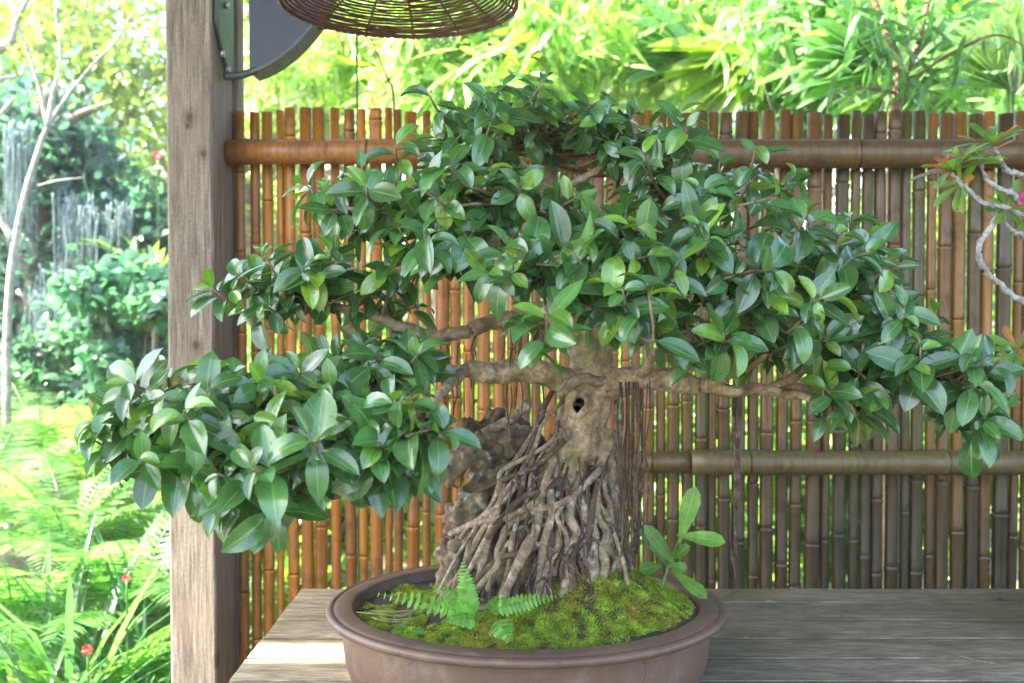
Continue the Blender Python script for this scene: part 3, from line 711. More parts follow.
# foliage pads: centre px, radii px, depth, depth radius, clusters, limb path
random.seed(5)
PADS = [
 # name-less: (cx, cy, rx, ry, d, dr, n, leafscale, limb)
 (540, 128, 128, 34, 1.50, .17, 60, .92, [(548, 170, 1.52), (545, 150, 1.51), (540, 140, 1.5)]),
 (460, 150, 75, 30, 1.46, .13, 22, .95, [(548, 200, 1.52), (510, 175, 1.49), (470, 160, 1.46)]),
 (635, 145, 60, 26, 1.46, .12, 20, .95, [(548, 200, 1.52), (590, 175, 1.49), (625, 155, 1.46)]),
 (388, 205, 92, 32, 1.43, .14, 38, 1.0, [(500, 240, 1.5), (460, 232, 1.47), (400, 215, 1.43), (340, 205, 1.41)]),
 (510, 200, 95, 36, 1.32, .12, 36, 1.0, [(552, 235, 1.52), (535, 225, 1.42), (510, 205, 1.33)]),
 (315, 288, 92, 40, 1.42, .13, 40, 1.02, [(470, 330, 1.46), (430, 335, 1.45), (370, 315, 1.43), (300, 300, 1.42), (250, 292, 1.40)]),
 (440, 255, 50, 22, 1.36, .08, 11, 1.0, [(500, 240, 1.5), (470, 250, 1.42), (440, 258, 1.36)]),
 (690, 190, 105, 36, 1.44, .15, 42, .98, [(625, 240, 1.5), (655, 215, 1.47), (690, 200, 1.44), (760, 200, 1.42)]),
 (812, 255, 88, 42, 1.40, .14, 46, 1.0, [(625, 240, 1.5), (680, 245, 1.47), (750, 262, 1.43), (820, 265, 1.4), (870, 270, 1.38)]),
 (680, 262, 105, 40, 1.27, .10, 40, 1.02, [(625, 240, 1.5), (650, 262, 1.4), (690, 272, 1.3)]),
 (600, 245, 58, 36, 1.20, .08, 22, 1.05, [(565, 265, 1.52), (585, 262, 1.35), (600, 255, 1.22)]),
 (905, 370, 92, 38, 1.36, .12, 42, 1.04, [(700, 386, 1.45), (770, 390, 1.43), (840, 385, 1.4), (900, 385, 1.37), (960, 395, 1.35)]),
 (790, 330, 62, 32, 1.36, .11, 22, 1.0, [(700, 386, 1.45), (740, 370, 1.42), (790, 340, 1.37)]),
 (862, 322, 62, 26, 1.38, .10, 18, 1.0, [(770, 390, 1.43), (820, 360, 1.4), (862, 332, 1.38)]),
 (975, 405, 34, 34, 1.34, .06, 11, 1.0, [(840, 385, 1.4), (900, 390, 1.37), (970, 405, 1.34)]),
 (850, 400, 45, 18, 1.32, .06, 9, 1.0, [(770, 390, 1.43), (820, 398, 1.36), (850, 402, 1.32)]),
 (690, 330, 55, 20, 1.22, .06, 12, 1.05, [(640, 378, 1.47), (660, 350, 1.35), (690, 330, 1.23)]),
 (548, 325, 34, 26, 1.12, .04, 8, 1.05, [(575, 300, 1.5), (560, 300, 1.3), (548, 312, 1.13)]),
 (525, 262, 62, 30, 1.20, .07, 18, 1.05, [(562, 270, 1.5), (545, 262, 1.35), (525, 258, 1.22)]),
 (455, 235, 60, 24, 1.28, .07, 14, 1.05, [(500, 240, 1.5), (475, 240, 1.38), (455, 238, 1.3)]),
 (620, 305, 55, 28, 1.16, .05, 12, 1.05, [(625, 240, 1.5), (625, 275, 1.3), (618, 298, 1.18)]),
 (760, 300, 70, 30, 1.24, .07, 18, 1.05, [(625, 240, 1.5), (700, 270, 1.38), (755, 292, 1.26)]),
 (270, 398, 130, 38, 1.24, .17, 62, 1.04, [(465, 370, 1.43), (420, 378, 1.38), (350, 395, 1.3), (270, 405, 1.24), (180, 410, 1.22)]),
 (370, 362, 78, 20, 1.33, .10, 20, 1.0, [(465, 370, 1.43), (420, 372, 1.38), (360, 366, 1.33)]),
 (135, 425, 42, 34, 1.20, .08, 12, 1.08, [(260, 425, 1.24), (190, 430, 1.21), (140, 428, 1.2)]),
 (750, 345, 70, 22, 1.40, .10, 16, 1.0, [(640, 378, 1.47), (690, 368, 1.44), (750, 350, 1.4)]),
 (180, 440, 72, 52, 1.18, .10, 32, 1.08, [(350, 395, 1.3), (260, 425, 1.24), (190, 445, 1.18)]),
 (330, 450, 110, 46, 1.10, .08, 38, 1.08, [(420, 378, 1.38), (380, 420, 1.22), (330, 450, 1.12)]),
 (255, 480, 72, 32, 1.12, .07, 20, 1.1, [(350, 395, 1.3), (300, 450, 1.2), (255, 480, 1.13)]),
 (420, 425, 34, 34, 1.06, .04, 8, 1.15, [(465, 370, 1.43), (440, 395, 1.25), (420, 420, 1.08)]),
]
DARK = (0.045, 0.118, 0.032)
for (cx, cy, rx, ry, d_, dr, n, ls, limb) in PADS:
    C = P(cx, cy, d_); s = d_ / F
    LP = pp(*limb); r0 = 5.5 if len(limb) > 3 else 4
    mb = MB(); pts, rad = catmull(np.array(LP), np.linspace(r0 + 1.5, 2.6, len(LP)) * S, 5)
    pts = pts + rng.normal(0, .0022, pts.shape); mb.tube(pts, rad, 8, sub=1, wob=.08)
    limbo = mb.build('branch', M_BARK, bon)
    tw = MB(); lf = MB()
    n = int(n * (.72 if 430 < cx < 830 else .86))
    for k in range(n):
        # surface-biased sample of the pad
        for _ in range(50):
            v = nrmz(rng.normal(size=3)); 
            if v[2] > -0.55 and not (v[1] > .6 and v[2] < .2): break
        q = rng.uniform(.55, 1.0) if k % 4 else rng.uniform(.1, .6)
        if k % 5 == 0: q = rng.uniform(1.0, 1.32)
        c = C + v * q * np.array([rx * s, dr, ry * s])
        ax = nrmz(v * np.array([.9, .9, .5]) + np.array([0, -.25, .45]) + rng.normal(0, .25, 3))
        Lt = rng.uniform(.03, .065)
        # anchor twig on the nearest limb point, through a sagging middle
        j = np.argmin(np.linalg.norm(pts - (c - ax * .05), axis=1)); a0 = pts[j]
        st = c - ax * Lt
        tw.tube([a0, (a0 * .45 + st * .55) + np.array([0, 0, -.006]) + rng.normal(0, .006, 3), st, c], [.0036, .0027, .0020, .0011], 5, sub=3)
        m = int(rng.integers(5, 11)); sz = rng.uniform(.8, 1.15)
        ang = rng.uniform(0, 6.28) + np.arange(m) * 2.4 + rng.normal(0, .25, m)
        e1 = nrmz(np.cross(ax, [0.1, .2, 1.0])); e2 = np.cross(ax, e1)
        tt = np.linspace(0, 1, m)
        radial = np.cos(ang)[:, None] * e1 + np.sin(ang)[:, None] * e2
        tilt = (.15 + .85 * tt)[:, None] * .9
        dd = nrmz(radial + ax * tilt + np.array([0, 0, -.14]) + rng.normal(0, .24, (m, 3)))
        nn = nrmz(ax * 1.0 + np.array([0, -.35, .75]) - dd * .2 + rng.normal(0, .36, (m, 3)))
        pos = st + (c - st) * tt[:, None]
        L = ls * sz * rng.uniform(.034, .062, m) * np.where(tt > .8, .72, 1.0)
        yel = .10 if v[2] > .2 else .04
        T = tints(DARK, m, .35, yel, (0.13, 0.24, 0.022)); old = rng.random(m) < .02; T[old] = (.085, .10, .02)
        young = (tt > .8) & (rng.random(m) < .45)
        T[young] = np.array([.09, .20, .025]) * rng.uniform(.7, 1.2, (young.sum(), 1))
        leaves(lf, pos, dd, nn, L, L * rng.uniform(.39, .53, m), rng.uniform(.0, 1.5, m), T, 'ficus', rng.uniform(.1, .7, m), 5, wave=.010)
    tw.build('twigs', M_TWIG, limbo); lf.build('foliage', M_FIC, limbo)

# ------------------------------------------------------------------ small plants in the pot
def frond(base, d0, L, arch, n, ll, prof, mbl, mbr, tint, lw=.35, rr=.0012, up=(0, 0, 1), ang=.35, lprof='leaflet', taper=1.0, droop=.3):
    base = np.array(base, float); d0 = nrmz(np.array(d0, float)); upv = np.array(up, float); side = nrmz(np.cross(d0, upv)); nz = np.cross(side, d0)
    t = np.linspace(0, 1, 12); th = arch * t
    C = base + (L * np.sin(th) / arch)[:, None] * d0 - (L * (1 - np.cos(th)) / arch)[:, None] * nz
    mbr.tube(C, np.linspace(rr, rr * .3, 12), 5, sub=1, tint=tint)
    tl = np.repeat(np.linspace(.12, .99, n), 2); th = arch * tl
    c = base + (L * np.sin(th) / arch)[:, None] * d0 - (L * (1 - np.cos(th)) / arch)[:, None] * nz
    tn = d0 * np.cos(th)[:, None] - nz * np.sin(th)[:, None]; nn = nz * np.cos(th)[:, None] + d0 * np.sin(th)[:, None]
    sg = np.tile([1, -1], n)[:, None]
    dd = side * sg + tn * ang + nn * rng.normal(0, .08, (2*n, 1)) - nn * .1
    l = ll * np.interp(tl, *prof) * rng.uniform(.92, 1.08, 2*n)
    T = np.array(tint) * rng.uniform(.8, 1.25, (2*n, 1))
    leaves(mbl, c, dd, nn + rng.normal(0, .12, (2*n, 3)), l, l * lw if np.isscalar(lw) else lw[1] * np.ones(2*n), droop, T, lprof, .1, 3)
FP = ([0, .2, .6, 1], [.75, 1.0, .8, .2])
fern = empty('small_fern', P(478, 618, 1.36), 'small bright green fern on the moss at the front left of the pot', 'fern')
lf, rc = MB(), MB()
b = P(478, 622, 1.355)
for (bx, by, tx_, ty, dep, tdp, ll) in [(478, 618, 382, 598, 1.355, 1.34, .017), (478, 620, 438, 612, 1.34, 1.28, .015), (470, 618, 462, 570, 1.345, 1.34, .0165), (478, 618, 446, 595, 1.36, 1.35, .015), (482, 616, 430, 590, 1.37, 1.38, .015), (492, 612, 552, 603, 1.345, 1.33, .015), (488, 615, 512, 598, 1.38, 1.40, .014), (497, 622, 505, 643, 1.315, 1.27, .017), (476, 622, 452, 628, 1.32, 1.28, .013)]:
    s0, e0 = P(bx, by, dep), P(tx_, ty, tdp); D = e0 - s0; L = np.linalg.norm(D) * 1.08
    upn = np.array([0, -.92, .45]) if abs(D[2]) > abs(D[0]) else np.array([0, -.85, .6])
    lf, rc = MB(), MB()
    frond(s0, D + np.array([0, 0, .012]), L, .5, 14, ll * 1.0, FP, lf, rc, (0.11, 0.27, 0.035), .43, .0008, upn, .25)
    fo = lf.build('frond', M_FERN, fern); rc.build('stem', M_FERN, fo)
weed = empty('seedling', P(402, 636, 1.30), 'tiny round leaved seedling on the moss beside the left inner rim of the pot', 'plant')
lf = MB(); leaves(lf, [P(402, 634, 1.30), P(410, 634, 1.3), P(404, 632, 1.30)], [(-1, -.2, .1), (1, -.2, .1), (-.3, .8, .3)], [(0, -.5, 1)] * 3, [.016, .018, .014], [.012, .013, .01], .3, tints((.06, .15, .03), 3), 'ficus'); lf.build('leaf', M_BIGL, weed)
dry = MB()
for k in range(7):
    x0, y0 = random.uniform(355, 380), random.uniform(612, 622)
    dry.tube(pp((x0, y0, 1.34), (x0 + 25, y0 + 3 + random.uniform(-3, 3), 1.33), (x0 + random.uniform(40, 60), y0 - 2, 1.345)), .0008, 4, tint=(.2, .22, .07))
tag(dry.build('dry_fern_stem', M_FERN, origin=P(365, 616, 1.34)), 'pale dry fern stems lying across the moss at the left inside the pot', 'fern stem')
epi = empty('strap_leaf_plant', P(672, 575, 1.47), 'small plant with broad dull green strap leaves rising at the right inside the pot', 'plant')
for (bx, by, tx_, ty, d0_, d1_, wpx, tn_) in [(681, 540, 697, 488, 1.44, 1.42, 19, 1.25), (680, 535, 725, 546, 1.44, 1.40, 17, 1.3), (668, 566, 641, 530, 1.46, 1.46, 13, .75), (676, 566, 648, 530, 1.44, 1.40, 15, .8), (662, 566, 643, 575, 1.45, 1.42, 14, .8), (672, 560, 690, 551, 1.46, 1.43, 12, .7), (674, 572, 705, 600, 1.44, 1.38, 14, 1.0), (670, 566, 686, 575, 1.43, 1.41, 12, .8)]:
    s0, e0 = P(bx, by, d0_), P(tx_, ty, d1_); D = e0 - s0; L = np.linalg.norm(D) * 1.04
    lf = MB(); leaves(lf, [s0 - D * .05 + (0, 0, -.002)], [D + np.array([0, -.0, .01])], [(-.1, -.9, .6)], [L], [wpx * .00145], [.35], [np.array((.085, .20, .035)) * tn_], 'club', .12, 5, wave=.015)
    lf.build('leaf', M_BIGL, epi)
rc = MB(); rc.tube(pp((662, 592, 1.44), (670, 566, 1.45), (681, 538, 1.44)), [.003, .0022, .0012], 6, tint=(.1, .17, .04)); rc.build('stem', M_FERN, epi)

# bits lying about
def berry(p, r, label, grp=None):
    mb = MB(); blob(mb, p, r, (1, 1, .95), 8); tag(mb.build('red_berry', M_RED, origin=p), label, 'berry')
pb = P(347, 661, 1.62); berry(np.array([pb[0], 1.62, BZ + .006]), .006, 'small red berry on the bench touching the left side of the pot')
for (x, y, sz, lab, tn_) in [(766, 605, .012, 'tiny pale green fallen leaf on the back bench board right of the pot', (.25, .33, .2)), (862, 620, .006, 'tiny tan leaf crumb on the middle of the bench boards at right', (.3, .2, .12)), (1000, 602, .010, 'dark red fallen leaf on the rear bench board at the far right', (.15, .03, .02)), (746, 641, .005, 'pale leaf crumb near a board joint just right of the pot', (.35, .33, .25))]:
    d_ = F * (CZ - BZ - .003) / (y - HY); p = np.array([(x - 512) / F * d_, d_, BZ + .004])
    lf = MB(); leaves(lf, [p], [(1, .3, .1)], [(0, -.2, 1)], [sz * 2.2], [sz], [.5], [tn_], 'ficus', .3, 3)
    tag(lf.build('fallen_leaf', M_FERN, origin=p), lab, 'leaf')
for k, (x, y, x2, y2, lab) in enumerate([(842, 614, 846, 622, 'short dry twig lying on the bench boards below the middle of the fence'), (963, 659, 1000, 667, 'long thin dry twig on the nearest bench board at the far right'), (705, 606, 738, 590, 'curled reddish hanging root lying from the pot rim to the back of the bench')]):
    q = []
    for xx, yy in ((x, y), ((x+x2)/2, (y+y2)/2 + 1), (x2, y2)):
        d_ = F * (CZ - BZ - .003) / (yy - HY); q.append(np.array([(xx - 512) / F * d_, d_, BZ + .004]))
    mb = MB(); mb.tube(q, .0012, 5); tag(mb.build('dry_twig', M_TWIG, origin=q[0]), lab, 'twig')

random.seed(77)
for k in range(0):
    pass
# ------------------------------------------------------------------ desert rose at right
dr_ = empty('desert_rose', P(1150, 560, 1.8), 'desert rose with knobbly pale grey branches and pink buds at the right edge', 'plant')
DR = lambda *a: [P(x, y, d) for x, y, d in a]
root_pt = P(1120, 400, 1.8)
brs = [DR((1120, 400, 1.8), (1080, 330, 1.78), (1045, 305, 1.76), (1020, 300, 1.75), (1000, 285, 1.74), (982, 266, 1.73), (977, 250, 1.72), (984, 235, 1.72), (994, 220, 1.72), (990, 208, 1.72), (972, 196, 1.72), (962, 186, 1.71), (957, 182, 1.7)),
       DR((1120, 400, 1.8), (1100, 280, 1.8), (1060, 225, 1.77), (1030, 218, 1.75), (1005, 208, 1.73), (980, 203, 1.72), (966, 190, 1.70), (955, 180, 1.70), (951, 174, 1.7)),
       DR((1060, 260, 1.77), (1040, 242, 1.76), (1022, 236, 1.75), (1008, 228, 1.74), (996, 206, 1.73)),
       DR((1030, 218, 1.75), (1012, 196, 1.72), (1000, 190, 1.7), (985, 180, 1.69), (978, 160, 1.69)),
       DR((1060, 225, 1.77), (1045, 190, 1.76), (1024, 176, 1.75), (1005, 172, 1.74), (998, 160, 1.73), (993, 148, 1.73)),
       DR((1080, 330, 1.78), (1065, 350, 1.76), (1040, 360, 1.75), (1026, 352, 1.74), (1019, 350, 1.74))]
mb = MB(); 
for b_ in brs:
    pts, rad = catmull(np.array(b_), np.linspace(.0062, .0030, len(b_)), 6); rad = rad * rng.uniform(.72, 1.35, len(rad)); pts = pts + rng.normal(0, .0012, pts.shape)
    mb.tube(pts, rad, 8, sub=1, wob=.1)
mb.tube([P(1125, 600, 1.8), P(1130, 500, 1.8), P(1118, 395, 1.8)], [.06, .035, .012], 12, wob=.05)
mb.build('branch', M_PALE, dr_)
lf = MB()
for (c, n, L, ax) in [((951, 172, 1.7), 17, .062, (-.35, -.1, .8)), ((991, 146, 1.73), 14, .058, (-.2, -.3, .9)), ((1019, 349, 1.74), 12, .055, (-.8, -.3, .5)), ((960, 184, 1.71), 9, .055, (-.6, -.3, .1)), ((978, 160, 1.69), 10, .05, (-.1, -.3, .9)), ((1005, 210, 1.73), 9, .05, (0, -.7, .6))]:
    p = P(*c); ax = nrmz(np.array(ax)); e1 = nrmz(np.cross(ax, [0, 1, .1])); e2 = np.cross(ax, e1)
    an = np.arange(n) * 2.4; dd = np.cos(an)[:, None] * e1 + np.sin(an)[:, None] * e2 + ax * rng.uniform(.1, 1.0, (n, 1))
    T = tints((.10, .20, .035), n, .3); m = rng.random(n) < .2; T[m] = (.26, .11, .045)
    leaves(lf, np.tile(p, (n, 1)), dd, ax + dd * .1 + rng.normal(0, .15, (n, 3)), L * rng.uniform(.7, 1.35, n), L * .27, rng.uniform(.1, .8, n), T, 'club', .25, 3)
lf.build('foliage', M_BIGL, dr_)
for (c, L) in [((948, 168, 1.69), .024), ((1021, 205, 1.72), .022)]:
    lf = MB(); p = P(*c); an = np.arange(5) * 1.257
    leaves(lf, [p] * 5, [(math.cos(a) * .25 - .1, math.sin(a) * .25, 1) for a in an], [(math.cos(a), math.sin(a), 0) for a in an], L, L * .32, .3, tints((.55, .07, .17), 5, .2), 'lance'); lf.build('flower_bud', M_PETAL, dr_)
mb = MB(); cx_, cy_ = P(1125, 600, 1.8)[:2]
for_prof = [(.0, BZ + .004), (.09, BZ + .004), (.12, BZ + .10), (.13, BZ + .10), (.13, BZ + .115), (.115, BZ + .115), (.11, BZ + .09), (.0, BZ + .09)]
V = [(cx_ + r * math.cos(2*np.pi*j/32), 1.8 + r * math.sin(2*np.pi*j/32), z) for r, z in for_prof for j in range(32)]
mb.add(V, [(i*32+j, i*32+(j+1)%32, (i+1)*32+(j+1)%32, (i+1)*32+j) for i in range(7) for j in range(32)])
tag(mb.build('plant_pot', M_POT, origin=(cx_, 1.8, BZ)), 'round clay pot of the desert rose, on the bench beyond the right edge', 'plant pot')

# ------------------------------------------------------------------ garden behind
def fern_clump(x, y, L, n, label, tint=(.085, .19, .03), z=0.0, el=(.7, 1.3), grp=None, name='garden_fern', nl=34, ll=.1, lw=.2):
    o = empty(name, (x, y, z), label, 'fern', grp)
    for k in range(n):
        lf, rc = MB(), MB(); a = 2*np.pi * k / n + rng.uniform(-.3, .3); e = rng.uniform(*el); l = L * rng.uniform(.75, 1.1)
        frond((x, y, z), (math.cos(a) * math.cos(e), math.sin(a) * math.cos(e), math.sin(e)), l, rng.uniform(.9, 1.6), nl, ll, ([0, .15, .4, .7, 1], [.2, .8, 1, .75, .1]), lf, rc, np.array(tint) * rng.uniform(.8, 1.25), lw, .004, lprof='quad', ang=.45)
        fo = lf.build('frond', M_GARD, o); rc.build('stem', M_GARD, fo)
    return o
def strap_clump(x, y, L, n, w, label, tint, z=0.0, el=(.8, 1.45), prof='strap', name='strap_leaf_clump', bend=(.4, 1.6), cat='plant', mat=None):
    o = empty(name, (x, y, z), label, cat); lf = MB()
    a = rng.uniform(0, 6.28, n); e = rng.uniform(*el, n)
    D = np.stack([np.cos(a) * np.cos(e), np.sin(a) * np.cos(e), np.sin(e)], 1); U = np.stack([-np.cos(a) * np.sin(e), -np.sin(a) * np.sin(e), np.cos(e)], 1)
    leaves(lf, np.array([x, y, z]) + rng.normal(0, .03, (n, 3)) * (1, 1, 0), D, U + rng.normal(0, .1, (n, 3)), L * rng.uniform(.6, 1.1, n), w * rng.uniform(.7, 1.2, n), rng.uniform(*bend, n), tints(tint, n, .3), prof, .2, 3)
    lf.build('leaf', mat or M_GARD, o); return o
def tree(x, y, zb, H, crown, n, ls, tint, label, lasp=.35, clumps=60, yel=.1, cat='tree', name='garden_tree', trunk_r=.06, lean=(0, 0), bark=None, z0=0.0, droop=0.0, prof='quad', mat=None, grp=None, limbs=7):
    """crown: (cx,cy,cz,rx,ry,rz) in world"""
    o = empty(name, (x, y, z0), label, cat, grp)
    cx, cy, cz, rx, ry, rz = crown; C = np.array([cx, cy, cz]); RR = np.array([rx, ry, rz])
    top = np.array([cx, cy, cz]); B = np.array([x, y, z0]); mid = (B + top) / 2 + np.array([lean[0], lean[1], 0])
    mb = MB(); mb.tube([B, mid, top], [trunk_r, trunk_r * .75, trunk_r * .4], 10, sub=8, wob=.05)
    cc = rvec(clumps) * (rng.random((clumps, 1)) ** .45) * RR + C
    for k in range(limbs * 2):
        e = cc[k % clumps]; s_ = mid + (top - mid) * rng.uniform(.1, 1)
        mb.tube([s_, (s_ + e) / 2 + rng.normal(0, .05, 3), e], [trunk_r * .35, trunk_r * .22, trunk_r * .08], 6, sub=4)
    mb.build('trunk', bark or M_TREE, o)
    w = rng.random(clumps) + .3; ci = rng.choice(clumps, n, p=w / w.sum())
    sp = rng.uniform(.06, .17, clumps)[ci][:, None] * RR
    pos = cc[ci] + rng.normal(0, 1, (n, 3)) * sp
    dd = rvec(n) + np.array([0, 0, -droop]); lf = MB()
    ct = (rng.uniform(.75, 1.25, clumps)[ci])[:, None]
    leaves(lf, pos, dd, rvec(n) + np.array([0, -.1, .9]), ls * rng.uniform(.6, 1.3, n), ls * lasp * rng.uniform(.7, 1.3, n), rng.uniform(.2, 1.2, n), tints(tint, n, .25, yel) * ct * 1.15, prof, .15, 2)
    lf.build('crown', mat or M_GARD, o); return o
X_ = lambda px, d: (px - 512) / F * d
Z_ = lambda py, d: CZ + (HY - py) / F * d
YG = (.10, .155, .035); DG = (.05, .10, .03)
# far, bright trees
for i, (px, d, py, rx, rz, n, col, lab) in enumerate([
  (60, 9.0, 60, 1.5, 1.3, 4800, (.13, .165, .05), 'pale yellow green airy tree far behind at the left, beyond the bare branches'),
  (250, 10, 120, 1.6, 1.5, 4800, (.14, .165, .05), 'sunlit pale tree far behind the weathered post'),
  (440, 9.5, 60, 1.7, 1.4, 4800, (.13, .16, .055), 'sunlit small leaved tree far behind the wicker lampshade'),
  (640, 10.5, 70, 1.8, 1.5, 4800, (.12, .155, .05), 'light green tree far behind the top of the bonsai'),
  (820, 10, 60, 1.7, 1.5, 4800, (.10, .155, .04), 'green tree far behind the big pleated leaves above the fence'),
  (1010, 9.5, 80, 1.7, 1.5, 4800, (.11, .165, .05), 'tall green tree far behind the right end of the fence'),
  (560, 12.5, 220, 2.2, 1.7, 7000, (.10, .14, .04), 'low bushy tree farthest behind the middle of the fence'),
  (900, 12.5, 250, 2.4, 1.7, 7000, (.10, .14, .04), 'low bushy tree farthest behind the right half of the fence'),
  (150, 12.5, 240, 2.0, 1.6, 7000, (.11, .15, .05), 'low bushy tree farthest behind the post'),
  (-60, 11, 200, 1.8, 2.2, 7000, (.08, .13, .05), 'dense green tree at the far left edge behind the grey moss')]):
    tree(X_(px, d), d, 0, 3, (X_(px, d), d, Z_(py, d), rx, 1.0, rz), n, .13, col, lab, .5, 70, .12, grp='trees standing far behind the fence', trunk_r=.09)
# mid bamboo-like shrubs with narrow leaves above the fence
for i, (px, d, py, rx, rz, n, col, lab) in enumerate([
  (470, 4.6, 60, .55, .55, 2300, (0.160, 0.237, 0.080), 'narrow leaved bamboo shrub just right of the wicker lampshade, above the fence'),
  (590, 4.9, 40, .55, .5, 2300, (0.174, 0.250, 0.080), 'narrow leaved pale bamboo shrub above the top of the bonsai crown'),
  (690, 5.4, 10, .5, .4, 1700, (0.145, 0.225, 0.090), 'thin leaved shrub high behind the pleated leaves'),
  (320, 5.2, 75, .5, .45, 1800, (0.203, 0.250, 0.100), 'sunlit narrow leaved shrub between the bracket and the green cord'),
  (820, 4.4, 30, .42, .38, 1500, (0.116, 0.213, 0.080), 'narrow leaved green shrub above the fence left of the forked branch'),
  (960, 4.2, 45, .45, .42, 1600, (0.131, 0.225, 0.090), 'narrow leaved green shrub above the right end of the fence')]):
    tree(X_(px, d), d, 0, 2, (X_(px, d), d, Z_(py, d), rx, .45, rz), n, .17, col, lab, .16, 50, .12, cat='shrub', name='bamboo_shrub', trunk_r=.012, droop=.4, prof='lance', grp='narrow leaved shrubs above the fence')
# low shrubs seen through the gaps of the fence
for i, (px, d, lab) in enumerate([(330, 3.6, 'low leafy shrub seen through the orange canes at left'), (520, 3.8, 'low leafy shrub behind the bonsai trunk, seen through the fence'), (700, 3.7, 'low leafy shrub behind the fence right of the trunk'), (860, 3.9, 'low leafy shrub behind the lower rail at right'), (1030, 3.7, 'low leafy shrub behind the right end of the fence')]):
    tree(X_(px, d), d, 0, 1, (X_(px, d), d, 0.75, .5, .4, .55), 2600, .10, (.10, .18, .05), lab, .5, 40, .15, cat='shrub', name='low_shrub', trunk_r=.02, grp='low shrubs behind the fence')

# big pleated fan leaves above the fence
def fan_plant(px, d, lab, ls):
    b = np.array([X_(px, d), d, .1]); o = empty('fan_palm', b, lab, 'palm')
    for (hx, hy, ang, spread, L, n, w, c, dp) in ls:
        h = P(hx, hy, d); lf = MB(); a = np.radians(np.linspace(ang - spread / 2, ang + spread / 2, n))
        D = np.stack([np.cos(a), -dp + 0 * a, np.sin(a)], 1)
        m = nrmz(np.array([math.cos(math.radians(ang)), 0, math.sin(math.radians(ang))]))
        nn = np.tile(np.array([0, -.8, .6]), (n, 1))
        leaves(lf, np.tile(h, (n, 1)) + rng.normal(0, .003, (n, 3)), D, nn, L * rng.uniform(.85, 1.1, n), w, rng.uniform(.3, .8, n), np.array(c) * rng.uniform(.75, 1.25, (n, 1)), 'strap', .45, 3)
        fo = lf.build('leaf', M_GARD, o)
        mb = MB(); mb.tube([b, (b + h) / 2 + (.03, 0, .1), h], [.010, .008, .005], 6, tint=(.10, .15, .04)); mb.build('stem', M_GARD, fo)
YL = (.16, .24, .012); GL = (.07, .17, .035)
fan_plant(730, 4.6, 'palm with glowing yellow green pleated leaves above the fence right of the bonsai crown', [(748, 58, 205, 80, .46, 15, .085, YL, .3), (742, 78, 320, 50, .34, 8, .07, YL, .3), (695, 60, 160, 70, .4, 10, .07, GL, .1), (765, 60, 10, 40, .36, 7, .06, YL, .1)])
fan_plant(875, 3.7, 'palm with broad mid green pleated leaves spread behind the forked reddish branch', [(880, 70, 150, 90, .36, 13, .07, GL, .2), (890, 80, 30, 80, .38, 12, .07, (.09, .19, .05), .2), (880, 90, 230, 60, .25, 8, .06, (.10, .2, .02), .3)])
fan_plant(1000, 3.3, 'palm with pale green narrow pleated leaves above the right end of the fence', [(1005, 90, 130, 80, .3, 12, .05, (.12, .2, .06), .1), (1010, 95, 60, 80, .3, 12, .05, (.12, .2, .06), .1)])
# forked branch shrub, leaning trunk
o = empty('branching_shrub', P(893, 700, 3.0), 'shrub with forked reddish brown branches rising above the fence at right', 'shrub')
mb = MB()
mb.tube(pp((893, 660, 3.0), (894, 300, 3.0), (893, 118, 3.0), (899, 82, 3.0), (890, 50, 3.0), (876, 15, 3.0), (862, -20, 3.0)), [.03, .026, .020, .018, .013, .010, .007], 8)
mb.tube(pp((899, 82, 3.0), (912, 55, 3.0), (920, 25, 3.0), (930, -20, 3.0)), [.013, .011, .009, .007], 8)
mb.tube(pp((896, 100, 3.0), (925, 70, 2.95), (975, 42, 2.9), (1000, 38, 2.9), (1024, 50, 2.9)), [.008, .006, .005, .003, .002], 6)
mb.tube(pp((897, 95, 3.0), (880, 92, 2.95), (855, 88, 2.95)), [.006, .004, .003], 6)
mb.build('trunk', M_TWIG, o)
n = 170; lf = MB(); tgt = [P(x, y, 2.95) for x, y in [(862, 0), (880, 25), (850, 85), (925, 10), (975, 42), (1010, 45), (935, 60), (900, 60), (870, 60), (945, 90)]]
pos = np.array([tgt[i] for i in rng.integers(0, 10, n)]) + rng.normal(0, .05, (n, 3))
leaves(lf, pos, rvec(n) + (0, 0, -.5), rvec(n) + (0, -.3, .8), rng.uniform(.07, .14, n), .018, rng.uniform(.2, 1, n), tints((.07, .15, .05), n, .3), 'lance', .2, 3); lf.build('crown', M_GARD, o)
o = empty('leaning_tree', P(800, 600, 5.5), 'brown tree trunk leaning left and forking, high behind the pleated leaves', 'tree')
mb = MB(); mb.tube(pp((800, 600, 5.5), (790, 300, 5.5), (768, 90, 5.5), (752, 40, 5.5), (735, 15, 5.5), (712, -20, 5.5)), [.09, .085, .07, .06, .05, .04], 10); mb.tube(pp((765, 60, 5.5), (778, 30, 5.5), (785, -20, 5.5)), [.04, .03, .02], 8); mb.build('trunk', M_TREE, o)
n = 500; lf = MB(); leaves(lf, P(725, -40, 5.5) + rng.normal(0, 1, (n, 3)) * (.4, .4, .14), rvec(n), rvec(n) + (0, 0, .8), .12, .04, .5, tints((.10, .17, .04), n), 'lance', .1, 3); lf.build('crown', M_GARD, o)
